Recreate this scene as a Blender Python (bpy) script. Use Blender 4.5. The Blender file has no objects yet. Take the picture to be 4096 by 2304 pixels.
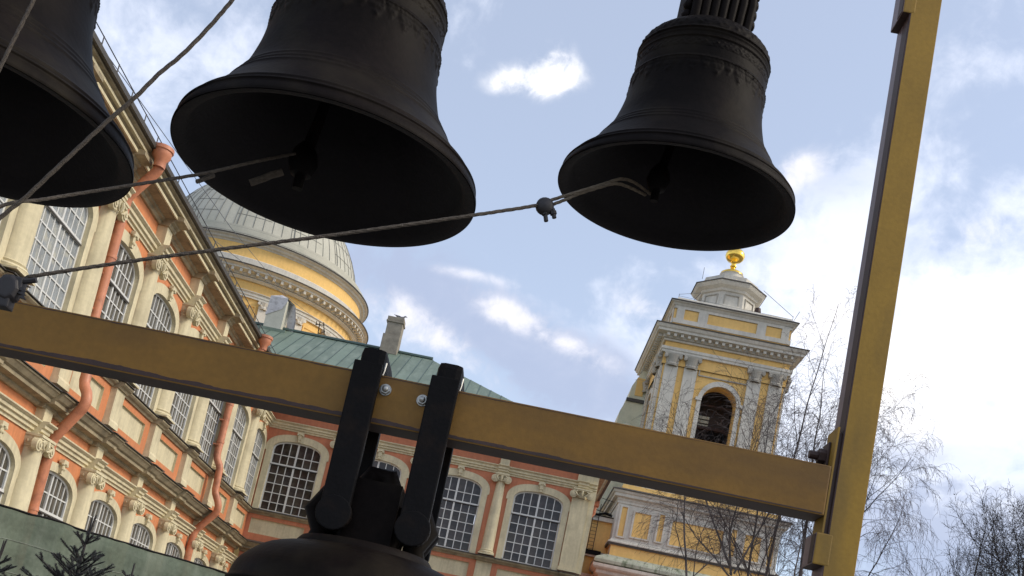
import bpy, bmesh, math, random, mathutils
from mathutils import Vector, Matrix
random.seed(7)
D=bpy.data; SC=bpy.context.scene; COL=SC.collection
PI=math.pi
# ------------------------------------------------------------------ camera
F_PX,U0,V0=4297.1,1903.98,2158.1
YAW,PITCH,ROLL=-.0347,.1652,-.2100
CAM=Vector((13.4325,-53.357,1.7))
fw=Vector((math.sin(YAW)*math.cos(PITCH),math.cos(YAW)*math.cos(PITCH),math.sin(PITCH)))
rt=Vector((math.cos(YAW),-math.sin(YAW),0)); up=rt.cross(fw)
cx=rt*math.cos(ROLL)-up*math.sin(ROLL); cu=rt*math.sin(ROLL)+up*math.cos(ROLL)
cd=D.cameras.new('camera'); cam=D.objects.new('camera',cd); COL.objects.link(cam)
cd.sensor_width=36; cd.lens=36*F_PX/4096
cd.shift_x=(2048-U0)/4096; cd.shift_y=(V0-1152)/4096
cd.clip_start=.05; cd.clip_end=3000
cam.matrix_world=Matrix(((cx.x,cu.x,-fw.x,CAM.x),(cx.y,cu.y,-fw.y,CAM.y),(cx.z,cu.z,-fw.z,CAM.z),(0,0,0,1)))
SC.camera=cam
# ------------------------------------------------------------------ exposure, sun
SC.view_settings.view_transform='Standard'; SC.view_settings.look='None'
SC.view_settings.gamma=1; SC.view_settings.use_curve_mapping=False
SC.view_settings.exposure=EXPO=0.62
SUN_EL,SUN_AZ=math.radians(36),math.radians(98)      # azimuth clockwise from +Y
sd=D.lights.new('sun','SUN'); sun=D.objects.new('sun',sd); COL.objects.link(sun)
sd.energy=1.4; sd.angle=math.radians(14); sd.color=(1,.90,.74)
sdir=Vector((math.sin(SUN_AZ)*math.cos(SUN_EL),math.cos(SUN_AZ)*math.cos(SUN_EL),math.sin(SUN_EL)))
sun.rotation_euler=sdir.to_track_quat('Z','Y').to_euler(); sun.location=sdir*100
# ------------------------------------------------------------------ world: Nishita sky with cloud layers
W=D.worlds.new('World'); SC.world=W; W.use_nodes=True
nt=W.node_tree; nt.nodes.clear()
def N(t,**k):
    n=nt.nodes.new(t)
    for a,b in k.items(): setattr(n,a,b)
    return n
def L(a,b): nt.links.new(a,b)
def MA(op,a,b=None,c=None,clamp=False):
    n=N('ShaderNodeMath',operation=op); n.use_clamp=clamp
    for i,x in enumerate((a,b,c)):
        if x is None: continue
        if hasattr(x,'links'): L(x,n.inputs[i])
        else: n.inputs[i].default_value=x
    return n.outputs[0]
tc=N('ShaderNodeTexCoord'); DIR=tc.outputs['Generated']
sky=N('ShaderNodeTexSky',sky_type='NISHITA'); sky.sun_disc=False
sky.sun_elevation=SUN_EL; sky.sun_rotation=SUN_AZ; sky.dust_density=1.5; sky.ozone_density=1.2
def pxdir(x,y):                                        # direction of a cloud as seen from the yard
    u,v=x*1.59006,y*1.59006
    return (cx*((u-U0)/F_PX)-cu*((v-V0)/F_PX)+fw).normalized()
sx=N('ShaderNodeSeparateXYZ'); L(DIR,sx.inputs[0])
zz=MA('MAXIMUM',sx.outputs[2],.06)
cb=N('ShaderNodeCombineXYZ'); L(MA('DIVIDE',sx.outputs[0],zz),cb.inputs[0]); L(MA('DIVIDE',sx.outputs[1],zz),cb.inputs[1])
def noise(vec,scale,detail=6,rough=.55,dist=0,off=(0,0,0)):
    m=N('ShaderNodeMapping'); L(vec,m.inputs[0]); m.inputs[1].default_value=off
    n=N('ShaderNodeTexNoise'); n.inputs['Scale'].default_value=scale; n.inputs['Detail'].default_value=detail
    n.inputs['Roughness'].default_value=rough; n.inputs['Distortion'].default_value=dist
    L(m.outputs[0],n.inputs[0]); return n
n_edge=noise(DIR,15,9,.6,.5)                            # ragged edges
n_fine=noise(DIR,48,7,.62,.3,(3,1,2))
n_big=noise(cb.outputs[0],.75,6,.55,.4,(1.3,.4,0))      # cloud deck in perspective
edge=MA('ADD',MA('MULTIPLY',MA('SUBTRACT',n_edge.outputs[0],.5),1.3),MA('MULTIPLY',MA('SUBTRACT',n_fine.outputs[0],.5),.6))
def blob(x,y,rx,ry,rot=0,amp=1.0,soft=1.0):
    """bump of cloud density round a direction; rx, ry in photo-overview pixels"""
    d=pxdir(x,y); a=math.radians(rot)
    e1=(cx*math.cos(a)-cu*math.sin(a)); e2=(cx*math.sin(a)+cu*math.cos(a))
    e1=(e1-d*e1.dot(d)).normalized(); e2=(e2-d*e2.dot(d)).normalized()
    k=1.59006/F_PX
    def dot(v,s):
        n=N('ShaderNodeVectorMath',operation='DOT_PRODUCT'); L(DIR,n.inputs[0]); n.inputs[1].default_value=v/s; return n.outputs['Value']
    q=MA('ADD',MA('POWER',dot(e1,rx*k),2),MA('POWER',dot(e2,ry*k),2))
    g=MA('EXPONENT',MA('MULTIPLY',q,-soft))
    n=N('ShaderNodeVectorMath',operation='DOT_PRODUCT'); L(DIR,n.inputs[0]); n.inputs[1].default_value=d
    return MA('MULTIPLY',MA('MULTIPLY',g,MA('GREATER_THAN',n.outputs['Value'],0)),amp)
def total(lst):
    s=lst[0]
    for x in lst[1:]: s=MA('ADD',s,x)
    return s
def ramp(x,a,b): 
    n=N('ShaderNodeMapRange',interpolation_type='SMOOTHSTEP'); L(x,n.inputs[0]); n.inputs[1].default_value=a; n.inputs[2].default_value=b; return n.outputs[0]
deck=MA('MULTIPLY',MA('SUBTRACT',n_big.outputs[0],.47),2.2)
# thin bright veil: where the sky is pale
veil=total([deck,MA('MULTIPLY',edge,.9),
  blob(1320,640,420,140,14,-.25),blob(1560,110,240,260,10,-.55),blob(1300,400,260,190,5,-.35),blob(2080,120,140,240,8,-.45),blob(2480,380,90,160,8,-.3),
  blob(2150,440,190,150,0,.35),blob(2020,650,150,110,0,.4),blob(380,120,260,170,0,.12),blob(2420,950,360,330,0,.65),blob(2450,120,170,110,0,.25)])
veil_m=ramp(veil,-.15,.55)
# grey-blue bank
bb_=total([blob(1170,790,300,95,22,1.15),blob(1430,920,240,85,20,1.1),blob(950,650,150,90,25,.8),blob(1500,1010,190,80,15,.9),blob(1050,560,120,60,20,.35),
  blob(2300,1230,260,170,10,.8),blob(2240,1420,330,120,5,.9),blob(2140,470,170,80,0,.45),blob(2300,620,160,60,5,.35),blob(430,60,260,120,0,.25)])
bank=MA('ADD',bb_,MA('MULTIPLY',MA('MULTIPLY',edge,2.6),MA('MULTIPLY',bb_,1.3,clamp=True)))
bank_m=ramp(bank,.15,1.25)
# soft pale heads, then the two bright ones
hs=total([blob(1110,855,200,42,35,.8),blob(985,820,80,70,0,.5),blob(1275,790,75,34,20,.8),blob(1660,800,120,45,30,.7),blob(1420,860,210,34,28,.6),blob(1980,700,70,40,0,.7),
  blob(2000,430,80,45,-20,.8),blob(2080,800,80,70,0,.8),blob(1180,690,120,16,12,.5),blob(1060,960,170,30,28,.5),blob(2450,600,120,60,5,.6)])
soft=MA('ADD',hs,MA('MULTIPLY',MA('MULTIPLY',edge,2.6),MA('MULTIPLY',hs,1.5,clamp=True)))
soft_m=ramp(soft,.1,1.3)
hb=total([blob(1350,198,100,40,4,1.0),blob(1398,165,52,58,12,.9),blob(1280,205,70,24,-8,.4),blob(2380,900,300,200,10,1.25)])
head=MA('ADD',hb,MA('MULTIPLY',MA('MULTIPLY',edge,2.9),MA('MULTIPLY',hb,1.2,clamp=True)))
head_m=ramp(head,.2,1.6)
def mixc(f,a,b):
    n=N('ShaderNodeMix',data_type='RGBA'); L(f,n.inputs[0])
    for s,x in ((6,a),(7,b)):
        if hasattr(x,'links'): L(x,n.inputs[s])
        else: n.inputs[s].default_value=(*x,1)
    return n.outputs[2]
SKYK=.13
c=mixc(MA('ADD',MA('MULTIPLY',veil_m,.60),.30),sky.outputs[0],(5.6,5.85,6.6))
c=mixc(MA('MULTIPLY',bank_m,.85),c,(2.5,2.9,3.95))
c=mixc(MA('MULTIPLY',soft_m,.8),c,(5.7,5.6,5.95))
c=mixc(MA('MULTIPLY',head_m,.93),c,(7.6,7.4,7.3))
# below the horizon: dull ground colour, out of every view
c=mixc(ramp(sx.outputs[2],-.02,.02),(.5,.5,.52),c)
bg=N('ShaderNodeBackground'); L(c,bg.inputs[0]); bg.inputs[1].default_value=SKYK
wo=N('ShaderNodeOutputWorld'); L(bg.outputs[0],wo.inputs[0])
# ------------------------------------------------------------------ materials
def mat(name,col,rough=.8,var=.12,vscale=3,fine=.06,bump=.0,bscale=30,metal=0,streak=0,dirt=None,rnd=0,spec=.5,stretch=(1,1,1),coord='Object'):
    m=D.materials.new(name); m.use_nodes=True; t=m.node_tree; b=t.nodes['Principled BSDF']
    def n_(ty,**k):
        x=t.nodes.new(ty)
        for a,v in k.items(): setattr(x,a,v)
        return x
    co=n_('ShaderNodeTexCoord').outputs[coord]
    def nz(sc,det=4,st=(1,1,1)):
        mp=n_('ShaderNodeMapping'); mp.inputs[3].default_value=st; t.links.new(co,mp.inputs[0])
        x=n_('ShaderNodeTexNoise'); x.inputs['Scale'].default_value=sc; x.inputs['Detail'].default_value=det; t.links.new(mp.outputs[0],x.inputs[0]); return x.outputs[0]
    def rng(x,a,b_,lo=.3,hi=.7):
        r=n_('ShaderNodeMapRange'); t.links.new(x,r.inputs[0]); r.inputs[1].default_value=lo; r.inputs[2].default_value=hi; r.inputs[3].default_value=a; r.inputs[4].default_value=b_; return r.outputs[0]
    def mul(a,b_):
        x=n_('ShaderNodeMath',operation='MULTIPLY'); t.links.new(a,x.inputs[0]); t.links.new(b_,x.inputs[1]); return x.outputs[0]
    f=mul(rng(nz(vscale,5,stretch),1-var,1+var),rng(nz(vscale*14,3,stretch),1-fine,1+fine))
    if rnd:
        oi=n_('ShaderNodeObjectInfo'); f=mul(f,rng(oi.outputs['Random'],1-rnd,1+rnd,0,1))
    if streak: f=mul(f,rng(nz(2.2,5,(3,3,.35)),1-streak,1,.35,.6))
    vm=n_('ShaderNodeVectorMath',operation='SCALE'); vm.inputs[0].default_value=col[:3]; t.links.new(f,vm.inputs['Scale'])
    out=vm.outputs[0]
    if dirt:
        mx=n_('ShaderNodeMix',data_type='RGBA'); t.links.new(rng(nz(dirt[1],6,dirt[3] if len(dirt)>3 else (1,1,1)),0,dirt[2],.5,.68),mx.inputs[0]); t.links.new(out,mx.inputs[6]); mx.inputs[7].default_value=(*dirt[0],1); out=mx.outputs[2]
    t.links.new(out,b.inputs['Base Color'])
    b.inputs['Roughness'].default_value=rough; b.inputs['Metallic'].default_value=metal
    b.inputs['Specular IOR Level'].default_value=spec
    if bump:
        bp=n_('ShaderNodeBump'); bp.inputs['Strength'].default_value=bump; bp.inputs['Distance'].default_value=.02; t.links.new(nz(bscale,5),bp.inputs['Height']); t.links.new(bp.outputs[0],b.inputs['Normal'])
    return m
M={}
M['cream']=mat('cream_stucco',(.63,.555,.365),.85,.08,.7,.06,.15,40,streak=.16,dirt=((.38,.33,.22),1.3,.45))
M['soffit']=mat('shaded_stained_cornice_stucco',(.34,.28,.175),.85,.2,1.5,.08,.2,40,streak=.2,dirt=((.15,.125,.08),2.2,.7))  # browner base holds the cornice's underside shade; streaks and blotches are grime
M['orange']=mat('terracotta_stucco',(.60,.225,.092),.85,.09,.5,.06,.2,40,streak=.13,dirt=((.40,.17,.09),.8,.35))
M['orangeR']=mat('rose_terracotta_stucco',(.53,.195,.100),.85,.08,.5,.06,.2,40,streak=.12,dirt=((.38,.15,.09),.8,.35))
M['pipe']=mat('orange_painted_pipe',(.54,.21,.11),.5,.10,2,.06,dirt=((.20,.07,.04),3,.5))
M['white']=mat('white_window_paint',(.62,.62,.59),.5,.05,3,.04)
M['flash']=mat('dark_metal_flashing',(.06,.053,.045),.6,.2,3,.1)
M['pane']=mat('dark_window_pane',(.034,.027,.025),.07,.25,4,.12,rnd=.4,dirt=((.075,.065,.06),3,.45),spec=.4)
M['paneL']=mat('curtained_window_pane',(.085,.077,.062),.15,.2,4,.12,rnd=.12,dirt=((.16,.148,.12),14,.7,(1,1,.06)),spec=.3)
M['paneS']=mat('sky_reflection_pane',(.27,.295,.31),.10,.2,2.5,.08,rnd=.08,dirt=((.50,.485,.40),2.2,.9),spec=1.0)  # pale base and blotches paint the sky's reflection into the glass colour
M['green']=mat('green_roof_sheet',(.135,.18,.135),.55,.14,.5,.08,rnd=.12,dirt=((.20,.245,.19),1.4,.7,(1.6,.5,.5)))
M['greend']=mat('dark_green_ridge_sheet',(.05,.085,.07),.5,.15,1,.1)
M['yellow']=mat('ochre_stucco',(.78,.50,.17),.85,.07,.4,.05,.1,20,streak=.06)
M['white2']=mat('grey_white_stone',(.60,.565,.49),.85,.08,.8,.05,.1,20,streak=.12,dirt=((.36,.35,.31),1.3,.4))
M['grey']=mat('weathered_grey_stone',(.42,.39,.33),.85,.12,.8,.06,.1,20,streak=.15,dirt=((.2,.19,.16),1.5,.5))
M['dome']=mat('dome_stone_slabs',(.44,.425,.35),.7,.08,.7,.06,dirt=((.36,.36,.29),.6,.5))
M['domeline']=mat('dome_seams',(.16,.16,.145),.8,.1,2,.05)
M['gold']=mat('gilded_copper',(.95,.62,.12),.22,.1,3,.03,metal=1)
M['moss']=mat('mossy_stone_ledge',(.36,.38,.30),.9,.12,1,.1,dirt=((.06,.09,.04),1.8,.85,(1.6,1,.35)))
M['bell']=mat('dark_bell_bronze',(.0068,.0046,.0040),.58,.4,2.5,.2,.08,40,spec=.06,streak=.3,dirt=((.019,.015,.010),3.5,.7))
M['bellin']=mat('bell_inner_bronze',(.006,.005,.0075),.8,.3,4,.15,.2,60)
M['beam']=mat('ochre_beam_paint',(.205,.105,.016),.6,.10,3,.07,.04,60,dirt=((.10,.055,.018),4,.6,(.3,1,1)),spec=.35)
M['post']=mat('yellow_post_paint',(.30,.175,.022),.6,.10,4,.07,.04,60,dirt=((.14,.09,.025),5,.6,(1,1,.25)),spec=.35)
M['brown']=mat('brown_primer_edge',(.038,.017,.013),.6,.3,12,.15)
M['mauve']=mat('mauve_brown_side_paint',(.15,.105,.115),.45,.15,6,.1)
M['iron']=mat('black_iron',(.0038,.0032,.0036),.6,.25,8,.12,.10,60,spec=.12,dirt=((.014,.0085,.006),9,.6))
M['steel']=mat('zinc_bolt',(.36,.36,.34),.42,.1,20,.05,metal=1)
M['rope']=mat('grey_brown_rope',(.10,.082,.066),.9,.25,60,.15,.8,300)
M['ropel']=mat('pale_rope',(.15,.12,.085),.9,.2,60,.15,.8,300)
M['rubber']=mat('black_rubber_clamp',(.016,.014,.016),.6,.2,20,.1)
M['net']=mat('green_scaffold_net',(.095,.120,.086),.9,.22,1.4,.14,.5,9,dirt=((.17,.195,.15),1.3,.6,(2.6,2.6,.45)))
M['seam']=mat('pale_net_crease',(.20,.22,.18),.9,.4,3,.2)  # pale tone of the creases drawn across the net
M['netb']=mat('brown_hoarding_board',(.15,.11,.09),.9,.2,2,.1)
M['needle']=mat('dark_spruce_needles',(.030,.034,.033),.8,.3,5,.2,rnd=.1)
M['bark']=mat('dark_bark',(.035,.03,.03),.9,.3,3,.2)
M['birch']=mat('birch_bark',(.10,.085,.08),.9,.3,.8,.2,dirt=((.035,.03,.03),1.5,.8))
M['twig']=mat('birch_twigs',(.075,.058,.055),.9,.3,2,.2)
M['leaf']=mat('withered_leaves',(.05,.045,.035),.9,.3,2,.2)
M['concrete']=mat('grey_chimney_render',(.50,.49,.41),.9,.1,1.5,.06,.2,10)
M['tarp']=mat('grey_tarpaulin',(.50,.49,.50),.9,.2,2,.1,.8,5,dirt=((.22,.21,.21),4,.7))
M['brick']=mat('weathered_chimney_render',(.27,.24,.19),.95,.2,2,.1,.4,12,dirt=((.17,.15,.12),2.5,.6))
M['plum']=mat('grey_plumage',(.16,.16,.17),.8,.2,10,.1)
M['ground']=mat('wet_gravel_ground',(.15,.14,.125),.9,.3,.3,.2)
M['wire']=mat('grey_steel_rail',(.045,.045,.05),.5,.1,2,.05)
M['pale']=mat('pale_weathered_bay',(.62,.60,.45),.85,.1,.8,.06,dirt=((.42,.43,.32),1.2,.6))
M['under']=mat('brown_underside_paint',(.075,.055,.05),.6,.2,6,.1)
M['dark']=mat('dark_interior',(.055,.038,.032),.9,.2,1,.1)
M['lattice']=mat('pale_interior_boards',(.5,.48,.38),.9,.2,2,.1)
# ------------------------------------------------------------------ mesh helpers
class MB:
    def __init__(s): s.v=[]; s.f=[]; s.m=[]; s.cur=0
    def add(s,vs,fs,mi=None):
        o=len(s.v); s.v+=[tuple(p) for p in vs]; s.f+=[tuple(i+o for i in f) for f in fs]; s.m+=[s.cur if mi is None else mi]*len(fs)
    def box(s,x0,x1,y0,y1,z0,z1):
        s.add([(x,y,z) for z in (z0,z1) for y in (y0,y1) for x in (x0,x1)],[(0,2,3,1),(4,5,7,6),(0,1,5,4),(2,6,7,3),(0,4,6,2),(1,3,7,5)])
    def wbox(s,x0,x1,w0,w1,z0,z1): s.box(x0,x1,-w1,-w0,z0,z1)      # w = outwards from the facade
    def prof(s,pts,x0,x1):                                         # closed (w,z) outline swept along x
        n=len(pts); vs=[(x,-w,z) for x in (x0,x1) for w,z in pts]
        s.add(vs,[tuple(range(n)),tuple(range(2*n-1,n-1,-1))]+[(i,(i+1)%n,n+(i+1)%n,n+i) for i in range(n)])
    def plate(s,outline,w0,w1):                                    # (x,z) outline thickened in w
        n=len(outline); vs=[(x,-w,z) for w in (w0,w1) for x,z in outline]
        s.add(vs,[tuple(range(n)),tuple(range(2*n-1,n-1,-1))]+[(i,(i+1)%n,n+(i+1)%n,n+i) for i in range(n)])
    def lathe(s,pts,c=(0,0,0),n=24,a0=0,a1=2*PI,jit=None):
        full=abs(a1-a0-2*PI)<1e-6; k=n if full else n+1; vs=[]
        for j,(r,z) in enumerate(pts):
            for i in range(k):
                a=a0+(a1-a0)*i/n; rr=r+(jit(j,i) if jit else 0)
                vs.append((c[0]+rr*math.cos(a),c[1]+rr*math.sin(a),c[2]+z))
        fs=[]
        for j in range(len(pts)-1):
            for i in range(n):
                i2=(i+1)%k; fs.append((j*k+i,j*k+i2,(j+1)*k+i2,(j+1)*k+i))
        s.add(vs,fs)
    def tube(s,pts,r,n=8,cap=True):
        P=[Vector(p) for p in pts]; R=r if isinstance(r,(list,tuple)) else [r]*len(P); vs=[]; last=None
        for i,p in enumerate(P):
            d=((P[min(i+1,len(P)-1)]-P[max(i-1,0)])).normalized()
            if last is None: a=d.orthogonal().normalized()
            else: a=(last-d*last.dot(d)).normalized()
            last=a; b=d.cross(a)
            for k in range(n): vs.append(p+(a*math.cos(2*PI*k/n)+b*math.sin(2*PI*k/n))*R[i])
        fs=[(j*n+k,j*n+(k+1)%n,(j+1)*n+(k+1)%n,(j+1)*n+k) for j in range(len(P)-1) for k in range(n)]
        if cap: fs+=[tuple(range(n-1,-1,-1)),tuple((len(P)-1)*n+k for k in range(n))]
        s.add(vs,fs)
    def data(s,name,mats,recalc=True,smooth=False,bevel=0):
        me=D.meshes.new(name); me.from_pydata(s.v,[],s.f)
        for m in (mats if isinstance(mats,(list,tuple)) else [mats]): me.materials.append(m)
        me.polygons.foreach_set('material_index',s.m)
        if recalc or bevel:
            bm=bmesh.new(); bm.from_mesh(me)
            if recalc: bmesh.ops.recalc_face_normals(bm,faces=bm.faces)
            if bevel: bmesh.ops.bevel(bm,geom=[e for e in bm.edges if e.is_manifold and e.calc_face_angle(0)>.6],offset=bevel,segments=2,affect='EDGES',profile=.6)
            bm.to_mesh(me); bm.free()
        if smooth:
            me.polygons.foreach_set('use_smooth',[True]*len(me.polygons)); me.set_sharp_from_angle(angle=math.radians(smooth))
        me.update(); return me
def put(name,me,parent=None,loc=(0,0,0),rz=0,rot=None):
    o=D.objects.new(name,me); COL.objects.link(o); o.location=loc
    o.rotation_euler=rot if rot else (0,0,rz)
    if parent: o.parent=parent
    return o
def tag(o,label=None,cat=None,group=None,kind=None):
    for k,v in (('label',label),('category',cat),('group',group),('kind',kind)):
        if v: o[k]=v
    return o
def thin(m,a):
    m.node_tree.nodes['Principled BSDF'].inputs['Alpha'].default_value=a
thin(M['net'],.97)
def root(name,loc,rz,label,cat,group=None): return tag(put(name,None,None,loc,rz),label,cat,group)
def arc_z(x,a,zs,h,n=2.35): return zs+h*max(0,1-abs(x/a)**n)**(1/n)
def outline(a,z0,zs,h,k=18,n=2.35):
    """left bottom, up, over the arch, down to right bottom"""
    pts=[(-a,z0)]
    for i in range(k+1):
        t=PI*(1-i/k); x=a*math.cos(t); c=abs(math.cos(t))**(2/n); s_=abs(math.sin(t))**(2/n)
        pts.append((a*math.copysign(c,math.cos(t)),zs+h*s_))
    pts.append((a,z0)); return pts
# ------------------------------------------------------------------ window kit
class Win:
    """one window design; meshes are shared by every copy"""
    def __init__(s,a,z0,ztr,zs,h,ncol,zb,zt,glass,rec=.12,ear=.05,sur=.30,apex=.36,double=False):
        s.a,s.z0,s.zs,s.h,s.rec=a,z0,zs,h,rec; s.glass=glass
        ft=.075; g=-rec
        f=MB(); o=outline(a,z0,zs,h); i_=outline(a-ft,z0+ft,zs,h-ft)
        n=len(o); vs=[(x,-w,z) for w in (g-.03,g+.05) for x,z in o]+[(x,-w,z) for w in (g-.03,g+.05) for x,z in i_]
        fs=[]
        for j in range(n-1): fs+=[(n+j,n+j+1,3*n+j+1,3*n+j),(2*n+j,2*n+j+1,3*n+j+1,3*n+j),(j,j+1,n+j+1,n+j)]
        f.add(vs,fs); f.wbox(-a,a,g-.03,g+.05,z0,z0+ft)
        f.wbox(-a+.02,a-.02,g-.02,g+.075,ztr-.055,ztr+.045); f.wbox(-.045,.045,g-.02,g+.06,z0+ft,arc_z(.04,a,zs,h)-.03)
        s.frame=f.data('window_frame',M['white'])
        d=MB(); d.wbox(-a+.03,a-.03,g+.075,g+.10,ztr-.075,ztr-.035); s.drip=d.data('transom_shadow_bar',M['flash'])  # dark bar modelled in place of the shade under the transom
        b=MB(); W_=2*(a-ft)/ncol; xs=[-(a-ft)+W_*k for k in range(ncol+1)]
        for k,x in enumerate(xs[1:-1],1):
            if k!=ncol//2: b.wbox(x-.021,x+.021,g,g+.035,z0+ft,arc_z(x,a,zs,h)-ft*.9)
        for z in zb+zt:
            xa=a-ft
            if z>zs: 
                while xa>0 and arc_z(xa,a,zs,h)<z: xa-=.02
            b.wbox(-xa,xa,g+.002,g+.038,z-.020,z+.020)
        s.bars=b.data('glazing_bars',M['white'])
        s.panes=[]; lv=[z0+ft]+zb+[ztr]+zt+[zs+h]
        for k in range(ncol):
            xa,xb=xs[k]+.02,xs[k+1]-.02
            if k==ncol//2-1: xb-=.025
            if k==ncol//2: xa+=.025
            for za,zc in zip(lv[:-1],lv[1:]):
                za+=.02+(.035 if za==ztr else 0); zc-=.02+(.035 if zc==ztr else 0)
                top=[(x,min(zc,arc_z(x,a-.06,zs,h-.06))) for x in (xb,(xa*2+xb*4)/6,(xa+xb)/2,(xa*4+xb*2)/6,xa)]
                if max(t[1] for t in top)<za+.06: continue
                top=[(x,max(z,za+.012)) for x,z in top]
                cxp,czp=(xa+xb)/2,(za+zc)/2
                if all(abs(t[1]-zc)<1e-6 for t in top): top=[(xb,zc),(xa,zc)]
                m=MB(); m.plate([(x-cxp,z-czp) for x,z in [(xa,za),(xb,za)]+top],-.006,.006)
                key=(round(xb-xa,3),round(zc-za,3),tuple(round(t[1]-za,3) for t in top))
                s.panes.append((key,m,(cxp,czp)))
        cache={}; P=[]
        for key,m,c_ in s.panes:
            if key not in cache: cache[key]=m.data('pane',glass)
            P.append((cache[key],c_))
        s.panes=P
        # stucco surround
        m=MB(); oi=outline(a+.002,z0,zs,h); oo=outline(a+sur+ear,zs-.12,zs,apex+h)[1:-1]; lo=a+sur
        oo=[(-lo,z0),(-lo,zs-.12),(-lo-ear,zs-.12)]+oo+[(lo+ear,zs-.12),(lo,zs-.12),(lo,z0)]
        nn=len(oo); K=len(oi)
        def resamp(P_,cnt):
            Ls=[0]
            for p,q in zip(P_[:-1],P_[1:]): Ls.append(Ls[-1]+math.dist(p,q))
            out=[]
            for t in range(cnt):
                d_=Ls[-1]*t/(cnt-1); j=max(j for j in range(len(Ls)) if Ls[j]<=d_+1e-9); j=min(j,len(P_)-2)
                u=(d_-Ls[j])/(Ls[j+1]-Ls[j]+1e-12); out.append((P_[j][0]+(P_[j+1][0]-P_[j][0])*u,P_[j][1]+(P_[j+1][1]-P_[j][1])*u))
            return out
        # join inner and outer by matching heights and angles
        inn=[(-a,z0),(-a,zs-.12),(-a,zs-.11)]+oi[1:-1]+[(a,zs-.11),(a,zs-.12),(a,z0)]
        vs=[]; 
        for w in (.0,.075):
            vs+=[(x,-w,z) for x,z in oo]; vs+=[(x,-w,z) for x,z in inn]
        q=len(oo); assert len(inn)==q
        fs=[]
        for j in range(q-1):
            fs+=[(2*q+j,2*q+j+1,3*q+j+1,3*q+j),(j,j+1,2*q+j+1,2*q+j)]
        m.add(vs,fs)
        # inner rebate between surround face and frame
        oi2=oi; vs=[(x,-w,z) for w in (.075,g-.03) for x,z in oi2]; n2=len(oi2)
        m.add(vs,[(j,j+1,n2+j+1,n2+j) for j in range(n2-1)])
        s.sur=m.data('window_surround',M['cream'],recalc=False)
        m=MB(); za=zs+h
        m.plate([(-.07,za+.02),(.07,za+.02),(.13,za+apex+.12),(-.13,za+apex+.12)],.05,.17)
        m.plate([(-.17,za+apex+.05),(.17,za+apex+.05),(.15,za+apex+.16),(-.15,za+apex+.16)],.07,.22)
        for sx_ in (-1,1):
            m.lathe([(0,-.05),(.055,-.035),(.07,0),(.055,.035),(0,.05)],(sx_*.13,-.18,za+apex+.02),8)
            m.lathe([(0,-.04),(.04,-.03),(.05,0),(.04,.03),(0,.04)],(sx_*.06,-.17,za+.16),8)
        s.key=m.data('keystone',M['cream'])
    def place(s,par,x,dw=0,single=True,pane=None):
        w=put('window',s.frame,par,(x,dw,0))
        put('glazing_bars',s.bars,w); put('transom_shade',s.drip,w); put('surround',s.sur,w); put('keystone',s.key,w)
        if single:
            for me,(px,pz) in s.panes:
                o=put('pane',me,w,(px,s.rec,pz),rot=(random.gauss(0,.016),0,random.gauss(0,.022)))
                if pane: o.data=me.copy() if False else o.data; o.material_slots[0].link='OBJECT'; o.material_slots[0].material=pane
        else:
            m=MB()
            for me,(px,pz) in s.panes:
                m.add([(v.co.x+px,v.co.y+s.rec,v.co.z+pz) for v in me.vertices],[tuple(p.vertices) for p in me.polygons])
            o=put('panes',m.data('panes',pane or s.glass),w); o['kind']='stuff'
        return w
def wall(name,par,x0,x1,z0,z1,holes,w,mt,rev=.16,revmat=None):
    """wall face with openings; holes=(xc,a,z0,zs,h) arched or h=0 square, sorted"""
    m=MB(); x=x0
    for xc,a,h0,zs,h in sorted(holes):
        if h: a+=.05; h+=.05; h0-=.03
        m.add([(x,-w,z0),(xc-a,-w,z0),(xc-a,-w,z1),(x,-w,z1)],[(0,1,2,3)])
        if h0>z0: m.add([(xc-a,-w,z0),(xc+a,-w,z0),(xc+a,-w,h0),(xc-a,-w,h0)],[(0,1,2,3)])
        o=outline(a,h0,zs,h) if h else [(-a,h0),(-a,zs),(a,zs),(a,h0)]
        ar=o[1:-1]
        for p,q in zip(ar[:-1],ar[1:]):
            m.add([(xc+p[0],-w,p[1]),(xc+q[0],-w,q[1]),(xc+q[0],-w,z1),(xc+p[0],-w,z1)],[(0,1,2,3)])
        ring=o+[o[0]]
        for p,q in zip(ring[:-1],ring[1:]):
            m.add([(xc+p[0],-w,p[1]),(xc+q[0],-w,q[1]),(xc+q[0],-w+rev,q[1]),(xc+p[0],-w+rev,p[1])],[(0,1,2,3)],1 if revmat else 0)
        x=xc+a
    m.add([(x,-w,z0),(x1,-w,z0),(x1,-w,z1),(x,-w,z1)],[(0,1,2,3)])
    return put(name,m.data(name,[mt]+([revmat] if revmat else []),recalc=False),par)
def column_mesh(r0,r1,z0,z1,square=False):
    m=MB()
    if square:
        m.wbox(-r0*1.08,r0*1.08,0,.2,z0,z0+.1); m.wbox(-r0,r0,0,.15,z0+.1,z1)
        m.wbox(-r0*1.12,r0*1.12,.0,.19,z0+.1,z0+.18)
        return m.data('pilaster',M['cream'])
    H=z1-z0; p=[(r0*1.25,z0),(r0*1.25,z0+.06),(r0*1.3,z0+.10),(r0*1.22,z0+.15),(r0*1.06,z0+.17),(r0*1.14,z0+.22),(r0*1.02,z0+.25)]
    for k in range(7):
        t=k/6; p.append((r0+(r1-r0)*(t**1.6),z0+.27+(H-.27)*t))
    m.lathe(p,(0,0,0),18,PI,2*PI); m.wbox(-r0*1.32,r0*1.32,0,r0*1.32,z0-.03,z0+.02)
    return m.data('column',M['cream'],smooth=35)
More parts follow.
